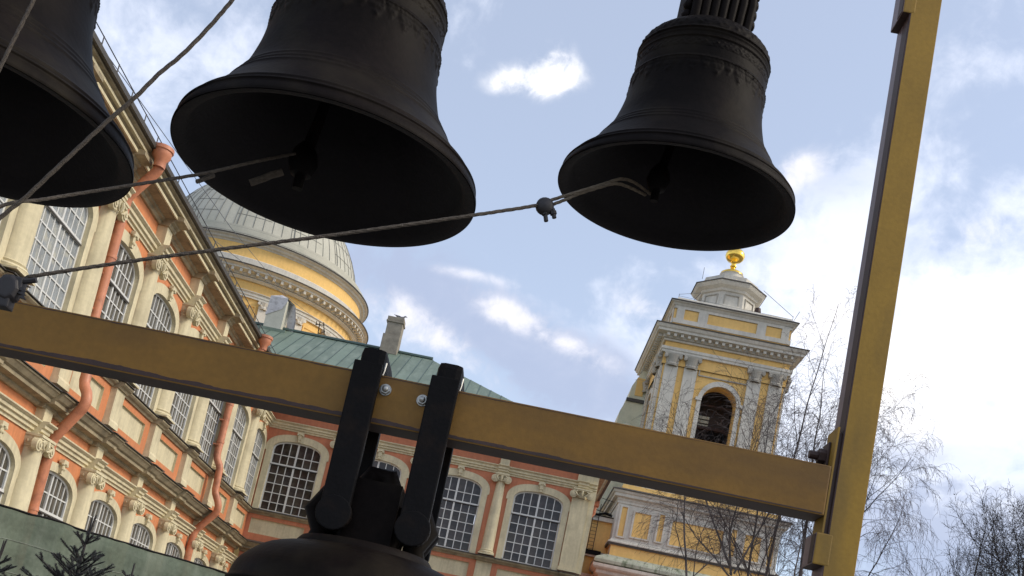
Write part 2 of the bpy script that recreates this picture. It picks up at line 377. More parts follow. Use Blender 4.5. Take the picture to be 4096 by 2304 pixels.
def capital_mesh(r,w,z0,z1):
    """ionic capital with scrolls, egg moulding and little leaves"""
    m=MB(); h=z1-z0
    m.wbox(-w,w,0,w*1.02,z1-.07,z1); m.wbox(-w*.94,w*.94,0,w*.95,z1-.12,z1-.07)
    m.lathe([(r,z0),(r*1.12,z0+h*.12),(r*1.06,z0+h*.2),(r*1.25,z0+h*.45),(r*1.35,z1-.12)],(0,0,0),16,PI,2*PI)
    for sx in (-1,1):
        for rr,off in ((.16,.0),(.105,.035),(.05,.06)):
            R_=rr*h/.36
            cxp,wy=sx*(w*.88),w*.92+off
            pts=[(cxp,-wy+.10,z1-.10-R_*.9),(cxp,-wy,z1-.10-R_*.9)]
            m.tube([(cxp,-(wy-.16),z1-.14-.13*h/.36),(cxp,-(wy),z1-.14-.13*h/.36)],R_,12)
        m.tube([(sx*w*.5,-w*.95,z1-.14),(sx*w*.75,-w*1.0,z1-.2),(sx*w*.5,-w*.98,z0+h*.25),(sx*w*.2,-w*.93,z0+h*.1)],[.03,.045,.04,.02],6)
    for k in range(7):
        a=PI+PI*(k+.5)/7; m.lathe([(0,-.05),(.03,-.03),(.035,.02),(0,.06)],(r*1.25*math.cos(a),r*1.25*math.sin(a),z0+h*.45),6)
    m.tube([(0,-w*1.0,z0+h*.75),(0,-w*1.05,z0+h*.4),(0,-w*.97,z0+h*.1)],[.05,.06,.02],6)
    return m.data('capital',M['cream'],smooth=40)
ARCH=lambda w,z0,z1:[(w-.02,z0),(w+.05,z0),(w+.05,z0+.08),(w+.07,z0+.085),(w+.12,z0+.10),(w+.12,z0+.19),(w+.14,z0+.195),(w+.19,z0+.215),(w+.19,z1-.10),(w+.22,z1-.09),(w+.29,z1-.04),(w+.29,z1),(w-.02,z1)]
def pedestal_zone(par,x0,x1,piers,panels,pw,omat,zt=9.62,zb=8.36):
    """band under the upper windows: piers, sunk cream panels, sill cornice with metal flashing"""
    holes=[(xc,a,8.62,9.38,0) for xc,a in panels]
    wall('apron_wall',par,x0,x1,8.1,9.66,holes,0,omat,.09,M['cream'])
    pm={}
    for xc,a in panels:
        if a not in pm:
            m=MB(); m.wbox(-a,a,-.12,-.09,8.6,9.4); pm[a]=m.data('sunk_panel',M['cream'])
        put('sunk_panel',pm[a],par,(xc,0,0))
    m=MB(); m.wbox(-pw,pw,0,.2,zb+.2,zt); m.wbox(-pw-.04,pw+.04,0,.24,zb,zb+.16)
    m.prof([(0,zb+.16),(.24,zb+.16),(.2,zb+.24),(0,zb+.24)],-pw-.02,pw+.02); pme=m.data('pier',M['cream'])
    sp=[(-.02,9.60),(.06,9.60),(.1,9.66),(.17,9.70),(.22,9.75),(.22,9.80),(-.02,9.86)]
    m=MB(); m.prof(sp,x0,x1)
    for p in piers: m.prof([(w+(.2 if w>0 else 0),z-.012+(0 if w>0 else .0)) for w,z in sp],p-pw-.05,p+pw+.05)
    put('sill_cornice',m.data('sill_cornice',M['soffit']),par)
    m=MB(); fp=[(.0,9.875),(.27,9.812),(.27,9.838),(.0,9.90)]; m.prof(fp,x0,x1)
    for p in piers: m.prof([(w+.2 if w>0 else 0,z-.008) for w,z in fp],p-pw-.09,p+pw+.09)
    put('sill_flashing',m.data('sill_flashing',M['flash']),par)
    for p in piers: put('pier',pme,par,(p,0,0))
def mid_cornice(par,x0,x1,brk,Lw,bw=.34):
    pr=[(Lw-.02,7.62),(Lw+.1,7.62),(Lw+.16,7.68),(Lw+.16,7.74),(Lw+.42,7.78),(Lw+.42,7.88),(Lw+.50,7.92),(Lw+.60,8.04),(Lw+.64,8.06),(Lw+.64,8.11),(-.02,8.22),(-.02,7.9)]
    m=MB(); m.prof(pr,x0,x1)
    for p in brk: m.prof([(w+(.13 if w>Lw+.05 else 0),z-.013) for w,z in pr],p-bw-.12,p+bw+.12)
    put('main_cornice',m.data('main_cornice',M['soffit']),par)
    m=MB(); fp=[(0,8.235),(Lw+.70,8.115),(Lw+.70,8.145),(0,8.27)]; m.prof(fp,x0,x1)
    for p in brk: m.prof([(w+(.13 if w>.1 else 0),z-.009) for w,z in fp],p-bw-.18,p+bw+.18)
    put('cornice_flashing',m.data('cornice_flashing',M['flash']),par)
def architrave(name,par,x0,x1,brk,w,z0,z1,bw,proj,mt):
    m=MB(); m.prof(ARCH(w,z0,z1),x0,x1)
    for p in brk:
        m.prof([(a+(proj if a>w else 0),b+(.006 if a>w else 0)) for a,b in ARCH(w,z0,z1)],p-bw,p+bw)
    return put(name,m.data(name,mt),par)
# ================================================================== GROUND
g=MB(); g.add([(-1500,-1500,0),(1500,-1500,0),(1500,1500,0),(-1500,1500,0)],[(0,1,2,3)])
tag(put('ground',g.data('ground',M['ground'])),kind='structure')
# ================================================================== LEFT WING  (local x = world y)
LW=root('palace_wing',(0,0,0),PI/2,'long terracotta palace wing with cream columns receding along the left side','building')
XL0=-41.
zb=[10.36,10.85,11.34,11.84]; zt=[12.86]
wU=Win(1.38,9.93,12.32,13.0,.56,8,zb,zt,M['paneL'],rec=.12)
wU1=Win(1.18,9.93,12.32,13.0,.56,8,zb,zt,M['paneL'],rec=.12,sur=.16,ear=.02)
wD=Win(1.45,3.2,5.08,5.66,.60,8,[3.6,4.05,4.55],[5.62],M['paneL'],rec=.10,sur=.26,ear=.06,apex=.27)
colx=[-(3.5+4.19*k) for k in range(9)]
winx=[-(5.6+4.19*k) for k in range(8)]
LOW=-.2
hol=[(x,1.38,9.93,13.0,.56) for x in winx]+[(-1.45,1.18,9.93,13.0,.56)]
wall('upper_wall',LW,XL0,0,9.66,15.3,hol,0,M['orange'],.2)
wall('lower_wall',LW,XL0,0,0,7.7,[(x,1.45,3.2,5.66,.60) for x in winx]+[(-1.5,1.2,3.2,5.66,.6)],LOW,M['orange'],.2)
for i,x in enumerate(winx):
    wU.place(LW,x,0,single=(i<5),pane=M['paneS'] if i>=5 else None)
    wD.place(LW,x,-LOW,single=False)
wU1.place(LW,-1.45,0,single=False)
Win(1.2,3.2,5.08,5.66,.60,8,[3.6,4.05,4.55],[5.62],M['paneL'],rec=.10,sur=.16,ear=.02,apex=.27).place(LW,-1.5,-LOW,single=False)
cm=column_mesh(.40,.33,9.93,13.72); cap=capital_mesh(.33,.46,13.72,14.18)
cm2=column_mesh(.42,.36,2.6,6.45); cap2=capital_mesh(.36,.48,6.45,6.86)
for x in colx:
    c=put('column',cm,LW,(x,0,0)); put('capital',cap,c)
    c=put('column',cm2,LW,(x,-LOW,0)); put('capital',cap2,c)
architrave('upper_architrave',LW,XL0,0,colx,0,14.18,14.60,.30,.30,M['cream'])
architrave('lower_architrave',LW,XL0,0,colx,LOW,6.86,7.26,.30,.20,M['cream'])
m=MB(); m2=MB()
for x in colx:
    pass
m.wbox(-.26,.26,0,.34,14.60,15.27); m2.wbox(-.26,.26,LOW,LOW+.26,7.26,7.64); fbu=m.data('frieze_block',M['cream']); fbl=m2.data('frieze_block',M['cream'])
for x in colx: put('frieze_block',fbu,LW,(x,0,0)); put('frieze_block',fbl,LW,(x,0,0))
pedestal_zone(LW,XL0,0,colx,[(x,1.22) for x in winx]+[(-1.45,1.05)],.38,M['orange'])
mid_cornice(LW,XL0,0,colx,LOW)
# great eaves cornice
pr=[(-.02,15.25),(.08,15.25),(.12,15.31),(.12,15.36),(.2,15.40),(.22,15.46),(.52,15.50),(.52,15.62),(.58,15.66),(.70,15.80),(.80,15.84),(.80,15.90),(-.02,15.95)]
m=MB(); m.prof(pr,XL0,.0)
for p in colx: m.prof([(w+(.30 if w>.05 else 0),z-.011) if w<.56 else (w+.02,z-.011) for w,z in pr[:9]]+[(-.02,15.7)],p-.33,p+.33)
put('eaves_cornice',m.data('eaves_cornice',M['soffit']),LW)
m=MB()
for w0,w1,z0,z1 in ((.535,.60,15.51,15.60),(.60,.72,15.70,15.78)): m.wbox(XL0,0,w0,w1,z0,z1)
put('cornice_bead',m.data('cornice_bead',M['cream']),LW)
m=MB(); m.prof([(.70,15.905),(.93,15.90),(.95,16.03),(.70,16.06)],XL0,-.0); put('gutter',m.data('gutter',M['flash']),LW)
m=MB(); m.add([(XL0,-.9,16.04),(.9,-.9,16.04),(.9,12,20.6),(XL0,12,20.6)],[(0,1,2,3)]); put('roof',m.data('roof',M['flash']),LW)
# roof rail with posts
rl=MB(); rl.tube([(XL0,-.62,16.62),(.2,-.62,16.62)],.016,5); rl.tube([(XL0,-.62,16.30),(.2,-.62,16.30)],.010,4); put('roof_rail',rl.data('roof_rail',M['wire']),LW)
pm=MB(); pm.tube([(0,-.62,16.02),(.0,-.62,16.64)],.018,5); pm.tube([(0,-.62,16.45),(.0,-.25,16.3)],.012,4); pmd=pm.data('rail_post',M['wire'])
for k in range(26): put('rail_post',pmd,LW,(-1.2-1.147*k*1.035,0,0))
# downpipes
def pipe(par,s,path,hopper=None,name='downpipe'):
    m=MB(); pts=[(-s_,-w,z) for s_,w,z in path]; out=[pts[0]]
    for a,b,c_ in zip(pts[:-2],pts[1:-1],pts[2:]):
        a,b,c_=map(Vector,(a,b,c_)); out+=[tuple(b+(a-b).normalized()*.10),tuple(b+(c_-b).normalized()*.10)]
    out.append(pts[-1]); m.tube(out,s,12); 
    for a,b in zip(pts[:-1],pts[1:]):
        a,b=Vector(a),Vector(b); L_=(b-a).length; n=int(L_/1.9)
        for k in range(1,n+1):
            p=a+(b-a)*k/(n+.4); d=(b-a).normalized(); m.tube([p-d*.05,p+d*.05],s*1.12,12)
    o=put(name,m.data(name,M['pipe'],smooth=40),par)
    if hopper:
        h=MB(); sx_,w,z=hopper; h.lathe([(s*1.05,-.5),(s*1.1,-.28),(s*1.75,-.16),(s*1.8,0),(s*2.05,.02),(s*2.05,.13),(s*1.7,.13)],(-sx_,-w,z),16); put('hopper',h.data('hopper',M['pipe'],smooth=40),o)
    return o
pipe(LW,.155,[(24.15,1.06,15.75),(24.1,1.06,15.45),(23.9,.28,14.5),(23.85,.28,9.95),(23.85,.52,9.55),(23.85,.52,8.72),(24.05,.80,8.38),(24.05,.80,8.05),(23.8,.06,7.0),(23.78,.05,0)],(24.2,1.06,15.95))
pipe(LW,.155,[(8.6,1.06,15.75),(8.6,1.06,15.45),(8.55,.24,14.5),(8.5,.24,10.4),(8.5,.50,10.0),(8.35,.50,8.95),(8.4,.80,8.45),(8.3,.80,8.1),(8.1,.0,7.15),(8.15,-.02,0)],(8.6,1.06,15.95))
m=MB()
for s_ in (23.87,8.5):
    for z in (13.6,12.,10.9): m.wbox(-s_-.2,-s_+.2,0,.26,z,z+.06)
put('pipe_bracket',m.data('pipe_bracket',M['pipe']),LW)
m=MB(); m.lathe([(0,0),(.12,0),(.14,.1),(.1,.2),(0,.22)],(-24.75,-.3,14.15),10); put('floodlight',m.data('floodlight',M['white']),LW)
# ================================================================== FAR BLOCK
FB=root('palace_end_block',(0,0,0),0,'rose terracotta palace block with green hipped roof closing the yard, behind the beam','building')
wF=Win(1.27,9.87,12.35,13.1,.52,6,zb,zt,M['pane'],rec=.12,sur=.31,ear=.08,apex=.36)
fw_=[1.72,5.91,10.10,14.29]; fc=[3.82,8.02,12.22]
wall('upper_wall',FB,0,17,9.66,15.3,[(x,1.27,9.87,13.1,.52) for x in fw_],0,M['orangeR'],.2)
wall('lower_wall',FB,0,17,0,7.7,[(x,1.27,3.2,5.66,.55) for x in fw_],LOW,M['orangeR'],.2)
for x in fw_: wF.place(FB,x)
wF2=Win(1.27,3.2,5.08,5.66,.55,6,[3.6,4.05,4.55],[5.62],M['pane'],rec=.10,sur=.26,ear=.06,apex=.27)
for x in fw_: wF2.place(FB,x,-LOW,single=False)
cmf=column_mesh(.31,.22,9.95,13.72); capf=capital_mesh(.22,.37,13.72,14.16)
pmf=column_mesh(.44,.33,9.93,13.72,True); capp=capital_mesh(.26,.48,13.72,14.16)
for x in fc:
    c=put('column',cmf,FB,(x,0,0)); put('capital',capf,c)
    c=put('column',cm2,FB,(x,-LOW,0)); put('capital',cap2,c)
c=put('pilaster',pmf,FB,(16.35,0,0)); put('capital',capp,c)
m=MB(); m.wbox(16.8,17.08,-.2,.06,9.93,15.2); put('corner_strip',m.data('corner_strip',M['cream']),FB)
architrave('upper_architrave',FB,0,17.05,fc+[16.35],0,14.16,14.58,.27,.18,M['cream'])
architrave('lower_architrave',FB,0,17.0,fc,LOW,6.86,7.26,.30,.30,M['cream'])
for x in fc+[16.35]:
    m=MB(); m.wbox(-(.24 if x<16 else .34),(.24 if x<16 else .5),0,.14,14.58,15.27); put('frieze_block',m.data('frieze_block',M['cream']),FB,(x,0,0))
pedestal_zone(FB,0,17.0,fc+[16.45],[(1.62,1.38),(5.92,1.36),(10.12,1.36),(14.3,1.36)],.40,M['orangeR'])
for o in [o for o in FB.children if o.name.startswith('pier')]: o.scale.y=.35
mid_cornice(FB,0,17.3,fc,LOW)
m=MB(); m.prof(pr,0,17.85); put('eaves_cornice',m.data('eaves_cornice',M['soffit']),FB)
m=MB(); m.prof([(w,z) for w,z in pr],0,22); o=put('eaves_return',m.data('eaves_return',M['soffit']),FB,(17,0,0),PI/2)
m=MB(); m.prof([(.70,15.905),(.93,15.90),(.95,16.03),(.70,16.06)],0,17.9); m.prof([(.70,15.905),(.93,15.90),(.95,16.03),(.70,16.06)],17.9,17.93)
m.box(17.78,17.97,-.9,22,15.9,16.04); put('gutter',m.data('gutter',M['flash']),FB)
m=MB(); m.box(16.95,17.0,0,22,0,15.3); m.box(0,17,21.9,22,0,15.3); put('side_wall',m.data('side_wall',M['orangeR']),FB)
T31=math.tan(math.radians(31)); E0=-.93; RZ=lambda y:16.0+T31*(y-E0)
RY,RX0,RX1=10.6,-14,6.05
# standing-seam sheets, one by one
k=0; x=17.9; xs=[]
while x>-6: xs.append(x); x-=.68
for xa,xb in zip(xs[1:],xs[:-1]):
    def ytop(x): return min(RY,E0+(17.93-x)*(RY-E0)/(17.93-RX1)) if x>RX1 else RY
    m=MB(); dz=.0; ya,yb=ytop(xa),ytop(xb); h=random.uniform(0,.012)
    m.add([(xa+.012,E0,RZ(E0)+h),(xb-.012,E0,RZ(E0)+h),(xb-.012,yb,RZ(yb)+h),(xa+.012,ya,RZ(ya)+h),(xa,E0,RZ(E0)-.05),(xb,E0,RZ(E0)-.05),(xb,yb,RZ(yb)-.05),(xa,ya,RZ(ya)-.05)],[(0,1,2,3),(4,5,1,0),(5,6,2,1),(6,7,3,2),(7,4,0,3)])
    put('roof_sheet',m.data('roof_sheet',M['green'],recalc=False),FB)
    s_=MB(); s_.add([(xa-.02,E0,RZ(E0)+.03),(xa+.02,E0,RZ(E0)+.03),(xa+.02,ya,RZ(ya)+.03),(xa-.02,ya,RZ(ya)+.03),(xa-.02,E0,RZ(E0)-.02),(xa+.02,E0,RZ(E0)-.02),(xa+.02,ya,RZ(ya)-.02),(xa-.02,ya,RZ(ya)-.02)],[(0,1,2,3),(4,0,3,7),(1,5,6,2),(0,4,5,1)])
    put('standing_seam',s_.data('standing_seam',M['greend'],recalc=False),FB)
m=MB(); zt_=RZ(RY)-.03
m.add([(17.93,E0,15.98),(17.93,22.1,15.98),(RX1,RY+.2,zt_),(RX1,RY,zt_),(RX0,RY,zt_),(RX0,22.1,15.98)],[(0,1,2,3),(4,3,2,1,5)])
put('rear_roof',m.data('rear_roof',M['green'],recalc=False),FB)
m=MB(); m.prof([(-RY-.22,RZ(RY)-.02),(-RY+.22,RZ(RY)-.06),(-RY+.20,RZ(RY)+.05),(-RY,RZ(RY)+.15),(-RY-.2,RZ(RY)+.05)],-6,RX1+.2)
put('ridge_cap',m.data('ridge_cap',M['greend']),FB)
m=MB(); m.box(-4.6,-2.95,9.75,11.3,21.9,22.62); put('chimney_curb',m.data('chimney_curb',M['green']),FB)
m=MB(); m.tube([(17.75,9.5,15.9),(17.75,9.5,15.2),(17.1,10.2,14.2),(17.1,10.2,0)],.16,10); o=put('downpipe',m.data('downpipe',M['pipe'],smooth=40),FB)
m=MB(); m.box(17.5,18.0,9.2,9.8,15.6,16.0); put('hopper',m.data('hopper',M['pipe']),o)
# chimneys and what stands on the ridge
t=root('roof_chimney',(-3.6,10.4,22.45),0,'pale rendered chimney half wrapped in grey tarpaulin on the green roof ridge','chimney')
m=MB(); m.box(-.80,.30,-.5,.62,0,2.15); put('stack',m.data('stack',M['concrete']),t)
m=MB(); bmv=[(-.84,-.54,.95),(.1,-.54,1.5),(.33,-.54,2.05),(.33,-.54,2.25),(-.78,-.54,2.22),(-.84,.66,1.2),(-.84,.66,2.2),(.36,.66,2.25),(-.2,-.1,2.55)]
m.add(bmv,[(0,1,2,3,4),(0,4,6,5),(4,3,8),(3,7,8),(7,6,8),(6,4,8)]); put('tarpaulin',m.data('tarpaulin',M['tarp']),t)
m=MB(); m.add([(.32,-.2,2.3),(.72,-.15,2.05),(.9,0,1.2),(.98,0,.15),(.5,.1,.1),(.40,.2,1.1),(.34,.3,2.1)],[(0,1,2,5,6),(2,3,4,5)]); m.add([(.32,.1,2.3),(.72,.15,2.05),(.9,.3,1.2),(.98,.3,.15),(.5,.4,.1),(.40,.5,1.1),(.34,.6,2.1)],[(0,1,2,5,6),(2,3,4,5)]); put('tarpaulin_flap',m.data('tarpaulin_flap',M['tarp']),t)
t=root('roof_antenna',(-1.2,11.2,22.6),0,'small dark aerial frame on the green roof ridge in front of the dome','antenna')
m=MB(); m.tube([(0,0,0),(-.12,0,1.5)],.035,6); m.tube([(.48,0,.2),(.12,0,1.5)],.03,6); m.tube([(-.36,0,1.28),(.22,0,1.32)],.03,6); m.tube([(-.3,0,1.2),(-.32,0,1.5)],.025,5); m.tube([(-.2,0,.6),(.33,0,.9)],.02,5); m.tube([(.7,0,.1),(.2,0,1.2)],.012,4); put('mast',m.data('mast',M['iron']),t)
t=root('stone_chimney',(3.55,10.3,22.5),0,'weathered stepped chimney with a gull on top, right part of the green ridge','chimney')
m=MB(); m.box(-.58,.50,-.45,.5,0,1.25); m.box(-.48,.50,-.4,.45,1.25,2.05); m.box(-.56,.56,-.46,.52,2.05,2.18); m.box(-.52,.52,-.43,.48,2.18,2.42)
put('stack',m.data('stack',M['brick'],bevel=.03),t)
t=root('gull',(3.78,10.3,24.92),.25,'small grey gull perched on the stepped chimney','bird')
m=MB(); body=[(-.33,0,.17),(-.22,0,.15),(-.08,0,.13),(.06,0,.15),(.17,0,.22),(.22,0,.29),(.27,0,.30),(.33,0,.285),(.39,0,.27)]
m.tube(body,[.012,.05,.085,.09,.06,.05,.052,.02,.006],10); put('body',m.data('body',M['plum'],smooth=50),t)
m=MB(); m.add([(-.5,.03,.24),(-.1,.09,.22),(.05,.07,.16),(-.1,.06,.12)],[(0,1,2,3)]); m.add([(-.5,-.03,.24),(-.1,-.09,.22),(.05,-.07,.16),(-.1,-.06,.12)],[(0,1,2,3)]); put('wing',m.data('wing',M['plum']),t)
m=MB(); m.tube([(.02,.03,.1),(.03,.03,0)],.008,4); m.tube([(.04,-.03,.1),(.05,-.03,0)],.008,4); put('leg',m.data('leg',M['iron']),t)
# ================================================================== CATHEDRAL DOME
DX,DY=-13.28,35.
DM=root('cathedral_dome',(DX,DY,0),0,'grey slab-clad cathedral dome on a round yellow drum rising behind the left roof','dome')
def sph(z): return 9.16*math.sqrt(max(0,1-((z-32.9)/10.7)**2))
pd=[(10.26,34.52),(10.22,34.56)]
for i,(r,z) in enumerate([(10.0,34.70),(9.82,34.92),(9.62,35.15),(9.42,35.40)]): pd+=[(r+.03,z-.02),(r,z),(r-.005,z+.19)]
zz_=35.6
pd+=[(sph(35.62)+.22,35.60)]
while zz_<43.3: pd.append((sph(zz_+.2)+.02,zz_+.2)); zz_+=.45
pd+=[(.8,43.55),(0,43.6)]
m=MB(); m.lathe(pd,(0,0,0),96); put('dome_shell',m.data('dome_shell',M['dome'],smooth=20),DM)
m=MB()
for k in range(72):
    a=2*PI*k/72; wide=(k%6==0)
    for z0,z1 in ((35.6,37.2),(37.2,39.4),(39.4,42.)):
        if z0>39 and k%2: continue
        pts=[]
        for j in range(5):
            z=z0+(z1-z0)*j/4; r=sph(z)+.035; pts.append((r*math.cos(a),r*math.sin(a),z))
        m.tube(pts,.022,4,False)
        if wide: 
            a2=a+.03; m.tube([((sph(z)+.03)*math.cos(a2),(sph(z)+.03)*math.sin(a2),z) for z in (z0,(z0+z1)/2,z1)],.05,4,False)
o=put('dome_seams',m.data('dome_seams',M['domeline'],recalc=False),DM); o['kind']='stuff'
m=MB()
for i,z in enumerate([34.70,34.92,35.15,35.40,35.62,36.9,38.1,39.3]):
    r=[10.0,9.82,9.62,9.42][i]+.03 if i<4 else sph(z)+.03
    n=96; segs=range(n) if i<5 else [k for k in range(n) if k%8<5]
    for k in segs:
        a,b=2*PI*k/n,2*PI*(k+1)/n; m.tube([(r*math.cos(a),r*math.sin(a),z),(r*math.cos(b),r*math.sin(b),z)],.02 if i else .03,4,False)
o=put('slab_courses',m.data('slab_courses',M['domeline'],recalc=False),DM); o['kind']='stuff'
m=MB(); m.lathe([(10.05,34.5),(10.28,34.46),(10.30,34.53),(10.2,34.58)],(0,0,0),96); m.lathe([(10.5,32.12),(10.80,32.08),(10.82,32.16),(10.4,32.24)],(0,0,0),96); put('gutter_edge',m.data('gutter_edge',M['flash']),DM)
m=MB(); m.lathe([(9.5,34.0),(9.66,34.05),(9.72,34.14),(9.9,34.2),(9.98,34.32),(10.2,34.40),(10.22,34.5),(9.6,34.55)],(0,0,0),96)
m.lathe([(9.6,33.0),(9.95,32.93),(10.05,32.85),(10.05,32.2),(9.5,32.15)],(0,0,0),96)
m.lathe([(9.4,31.25),(9.72,31.25),(9.78,31.32),(9.9,31.38),(9.9,31.44),(9.5,31.5)],(0,0,0),96)
m.lathe([(9.2,29.95),(9.62,29.95),(9.62,30.12),(9.68,30.14),(9.68,30.34),(9.78,30.40),(9.78,30.46),(9.2,30.5)],(0,0,0),96)
put('white_mouldings',m.data('white_mouldings',M['white2'],smooth=25),DM)
m=MB(); m.lathe([(9.5,31.45),(9.95,31.50),(10.0,31.74),(10.5,31.82),(10.5,31.95),(10.62,32.0),(10.74,32.1),(9.5,32.2)],(0,0,0),96); put('drum_cornice',m.data('drum_cornice',M['white2'],smooth=25),DM)
mo=MB(); mo.box(-.10,.10,-.42,0,-.26,0); mod=mo.data('modillion',M['white2'])
for k in range(100):
    a=2*PI*k/100
    if math.sin(a)>.25: continue
    put('modillion',mod,DM,(10.02*math.cos(a),10.02*math.sin(a),31.80),a+PI/2)
m=MB(); m.lathe([(9.60,24),(9.45,24),(9.45,30.0)],(0,0,0),96); m.lathe([(9.55,32.95),(9.62,32.95),(9.62,34.1)],(0,0,0),96); m.lathe([(9.5,30.45),(9.5,31.3)],(0,0,0),96); put('drum_wall',m.data('drum_wall',M['yellow'],smooth=25),DM)
pl=MB(); pl.box(-.36,.36,-.22,.1,22,29.3); pld=pl.data('pilaster',M['white2'])
cpm=MB(); cpm.box(-.50,.50,-.34,.1,29.83,29.95); cpm.lathe([(.36,29.28),(.40,29.4),(.38,29.5),(.5,29.8)],(0,-.05,0),12)
for sx in (-1,1): cpm.tube([(sx*.42,-.40,29.68),(sx*.42,-.12,29.68)],.12,10); cpm.tube([(sx*.2,-.36,29.45),(sx*.3,-.40,29.6)],.07,6)
cpd=cpm.data('capital',M['white2'])
pn=MB()
for x0,x1,z0,z1 in ((-.95,.95,29.35,29.47),(-.95,.95,26.6,26.72),(-.95,-.83,26.72,29.35),(.83,.95,26.72,29.35)): pn.box(x0,x1,-.08,.05,z0,z1)
pnd=pn.data('panel_frame',M['yellow'])
wd=MB(); wd.box(-.7,.7,-.06,.05,23,26.6); wdd=wd.data('drum_window',M['pane'])
lb=MB(); lb.box(-1.1,1.1,-.10,.05,28.05,28.12); lb.box(-1.1,1.1,-.2,.05,26.35,26.7); lbd=lb.data('string_course',M['white2'])
for k in range(20):
    a=2*PI*(k+.35)/20
    if math.sin(a)>.3: continue
    for da in (-.0,):
        r=9.5; c=put('pilaster',pld,DM,(r*math.cos(a),r*math.sin(a),0),a+PI/2); put('capital',cpd,c)
    b=a+PI/20; put('panel_frame',pnd,DM,(9.42*math.cos(b),9.42*math.sin(b),0),b+PI/2); put('string_course',lbd,DM,(9.42*math.cos(b),9.42*math.sin(b),0),b+PI/2)
m=MB(); m.box(-13,13,-13,13,0,24); m.box(-13.3,13.3,-13.3,13.3,23.6,24.2); put('cathedral_body',m.data('cathedral_body',M['yellow']),DM)
# ================================================================== BELL TOWER
TX,TY=25.35,22.25
TW=root('church_tower',(TX,TY,0),0,'yellow and white square church tower with gilded finial, left of the yellow post','tower')
H=4.22
def part4(name,me,par=None,n=4):
    for k in range(n): put(name,me,par or TW,(0,0,0),k*PI/2)
def sq(m,h0,z0,h1=None,z1=None): m.box(-h0,h0,-h0,h0,z0,z1)
m=MB()                                                     # belfry walls with arched openings
a_,zs_,zap=1.22,26.3,1.22
o=outline(a_,19.2,zs_,zap,14,2.0)
m.add([(-H,-H,19),(-a_,-H,19),(-a_,-H,28.4),(-H,-H,28.4)],[(0,1,2,3)]); m.add([(a_,-H,19),(H,-H,19),(H,-H,28.4),(a_,-H,28.4)],[(0,1,2,3)]); m.add([(-a_,-H,18.9),(a_,-H,18.9),(a_,-H,19.2),(-a_,-H,19.2)],[(0,1,2,3)])
ar=o[1:-1]
for p,q in zip(ar[:-1],ar[1:]): m.add([(p[0],-H,p[1]),(q[0],-H,q[1]),(q[0],-H,28.4),(p[0],-H,28.4)],[(0,1,2,3)])
for p,q in zip(o[:-1],o[1:]): m.add([(p[0],-H,p[1]),(q[0],-H,q[1]),(q[0],-H+1.1,q[1]),(p[0],-H+1.1,p[1])],[(0,1,2,3)])
part4('belfry_wall',m.data('belfry_wall',M['yellow'],recalc=False))
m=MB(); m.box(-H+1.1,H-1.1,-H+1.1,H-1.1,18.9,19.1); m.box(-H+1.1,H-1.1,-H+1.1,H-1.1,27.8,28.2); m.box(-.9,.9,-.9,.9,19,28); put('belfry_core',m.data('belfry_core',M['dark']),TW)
m=MB()
for x0,x1 in ((-2.6,-1.22),(1.22,2.6)): m.box(x0,x1,-3.1,-3.0,19,28)
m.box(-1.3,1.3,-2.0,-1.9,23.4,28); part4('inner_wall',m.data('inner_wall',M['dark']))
bf=MB(); bf.tube([(-2.5,-2.3,23.8),(2.5,-2.3,23.8)],.13,8); bf.tube([(-2.5,-2.4,25.0),(2.5,-2.4,25.0)],.14,8); bf.tube([(-2.5,-2.6,26.6),(2.5,-2.6,26.6)],.10,8); bf.tube([(-2.5,-2.3,21.6),(2.5,-2.3,21.6)],.12,8); put('bell_beam',bf.data('bell_beam',M['brown']),TW)
bb=MB(); bb.lathe([(.42,0),(.36,.12),(.27,.4),(.24,.62),(.14,.7),(0,.72)],(0,0,0),16); bbd=bb.data('belfry_bell',M['iron'],smooth=40)
for x,z in ((-.75,20.4),(.1,20.5),(.8,24.15),(.15,24.2),(-.55,23.9)): put('small_bell',bbd,TW,(x,-2.3,z))
m=MB()
for k in range(3): m.box(-1.1+.06*k,-.15+.02*k,-2.25,-2.02,25.1+.30*k,25.3+.30*k)
put('pale_louvre',m.data('pale_louvre',M['lattice']),TW)
m=MB()                                                     # archivolt
ai=outline(a_,19.2,zs_,zap,14,2.0); ao=outline(a_+.30,19.2,zs_,zap+.36,14,2.0); n=len(ai)
m.add([(x,-H-w,z) for w in (0,.12) for x,z in ai]+[(x,-H-w,z) for w in (0,.12) for x,z in ao],[f for j in range(n-1) for f in ((n+j,n+j+1,3*n+j+1,3*n+j),(2*n+j,2*n+j+1,3*n+j+1,3*n+j),(j,j+1,n+j+1,n+j))])
for sx in (-1,1): m.box(min(sx*a_,sx*(a_+.42)),max(sx*a_,sx*(a_+.42)),-H-.2,-H,zs_-.05,zs_+.18)
part4('archivolt',m.data('archivolt',M['white2'],recalc=False))
m=MB()                                                     # panel over the arch
for x0,x1,z0,z1 in ((-1.72,1.72,28.0,28.08),(-1.72,-1.64,28.08,28.95),(1.64,1.72,28.08,28.95)): m.box(x0,x1,-H-.1,-H,z0,z1)
part4('arch_panel_trim',m.data('arch_panel_trim',M['grey']))
pm=MB(); pm.box(-.46,.46,-.18,.1,19.4,28.3); pm.box(-.52,.52,-.24,.1,19,19.4); pmd=pm.data('tower_pilaster',M['white2'])
cp=MB(); cp.box(-.62,.62,-.40,.1,29.05,29.2); cp.lathe([(.42,28.28),(.47,28.4),(.42,28.5),(.56,29.05)],(0,-.02,0),14,PI,2*PI)
for sx in (-1,1):
    cp.tube([(sx*.5,-.45,28.92),(sx*.5,-.2,28.92)],.13,10); cp.tube([(sx*.5,-.48,28.92),(sx*.5,-.4,28.92)],.06,8)
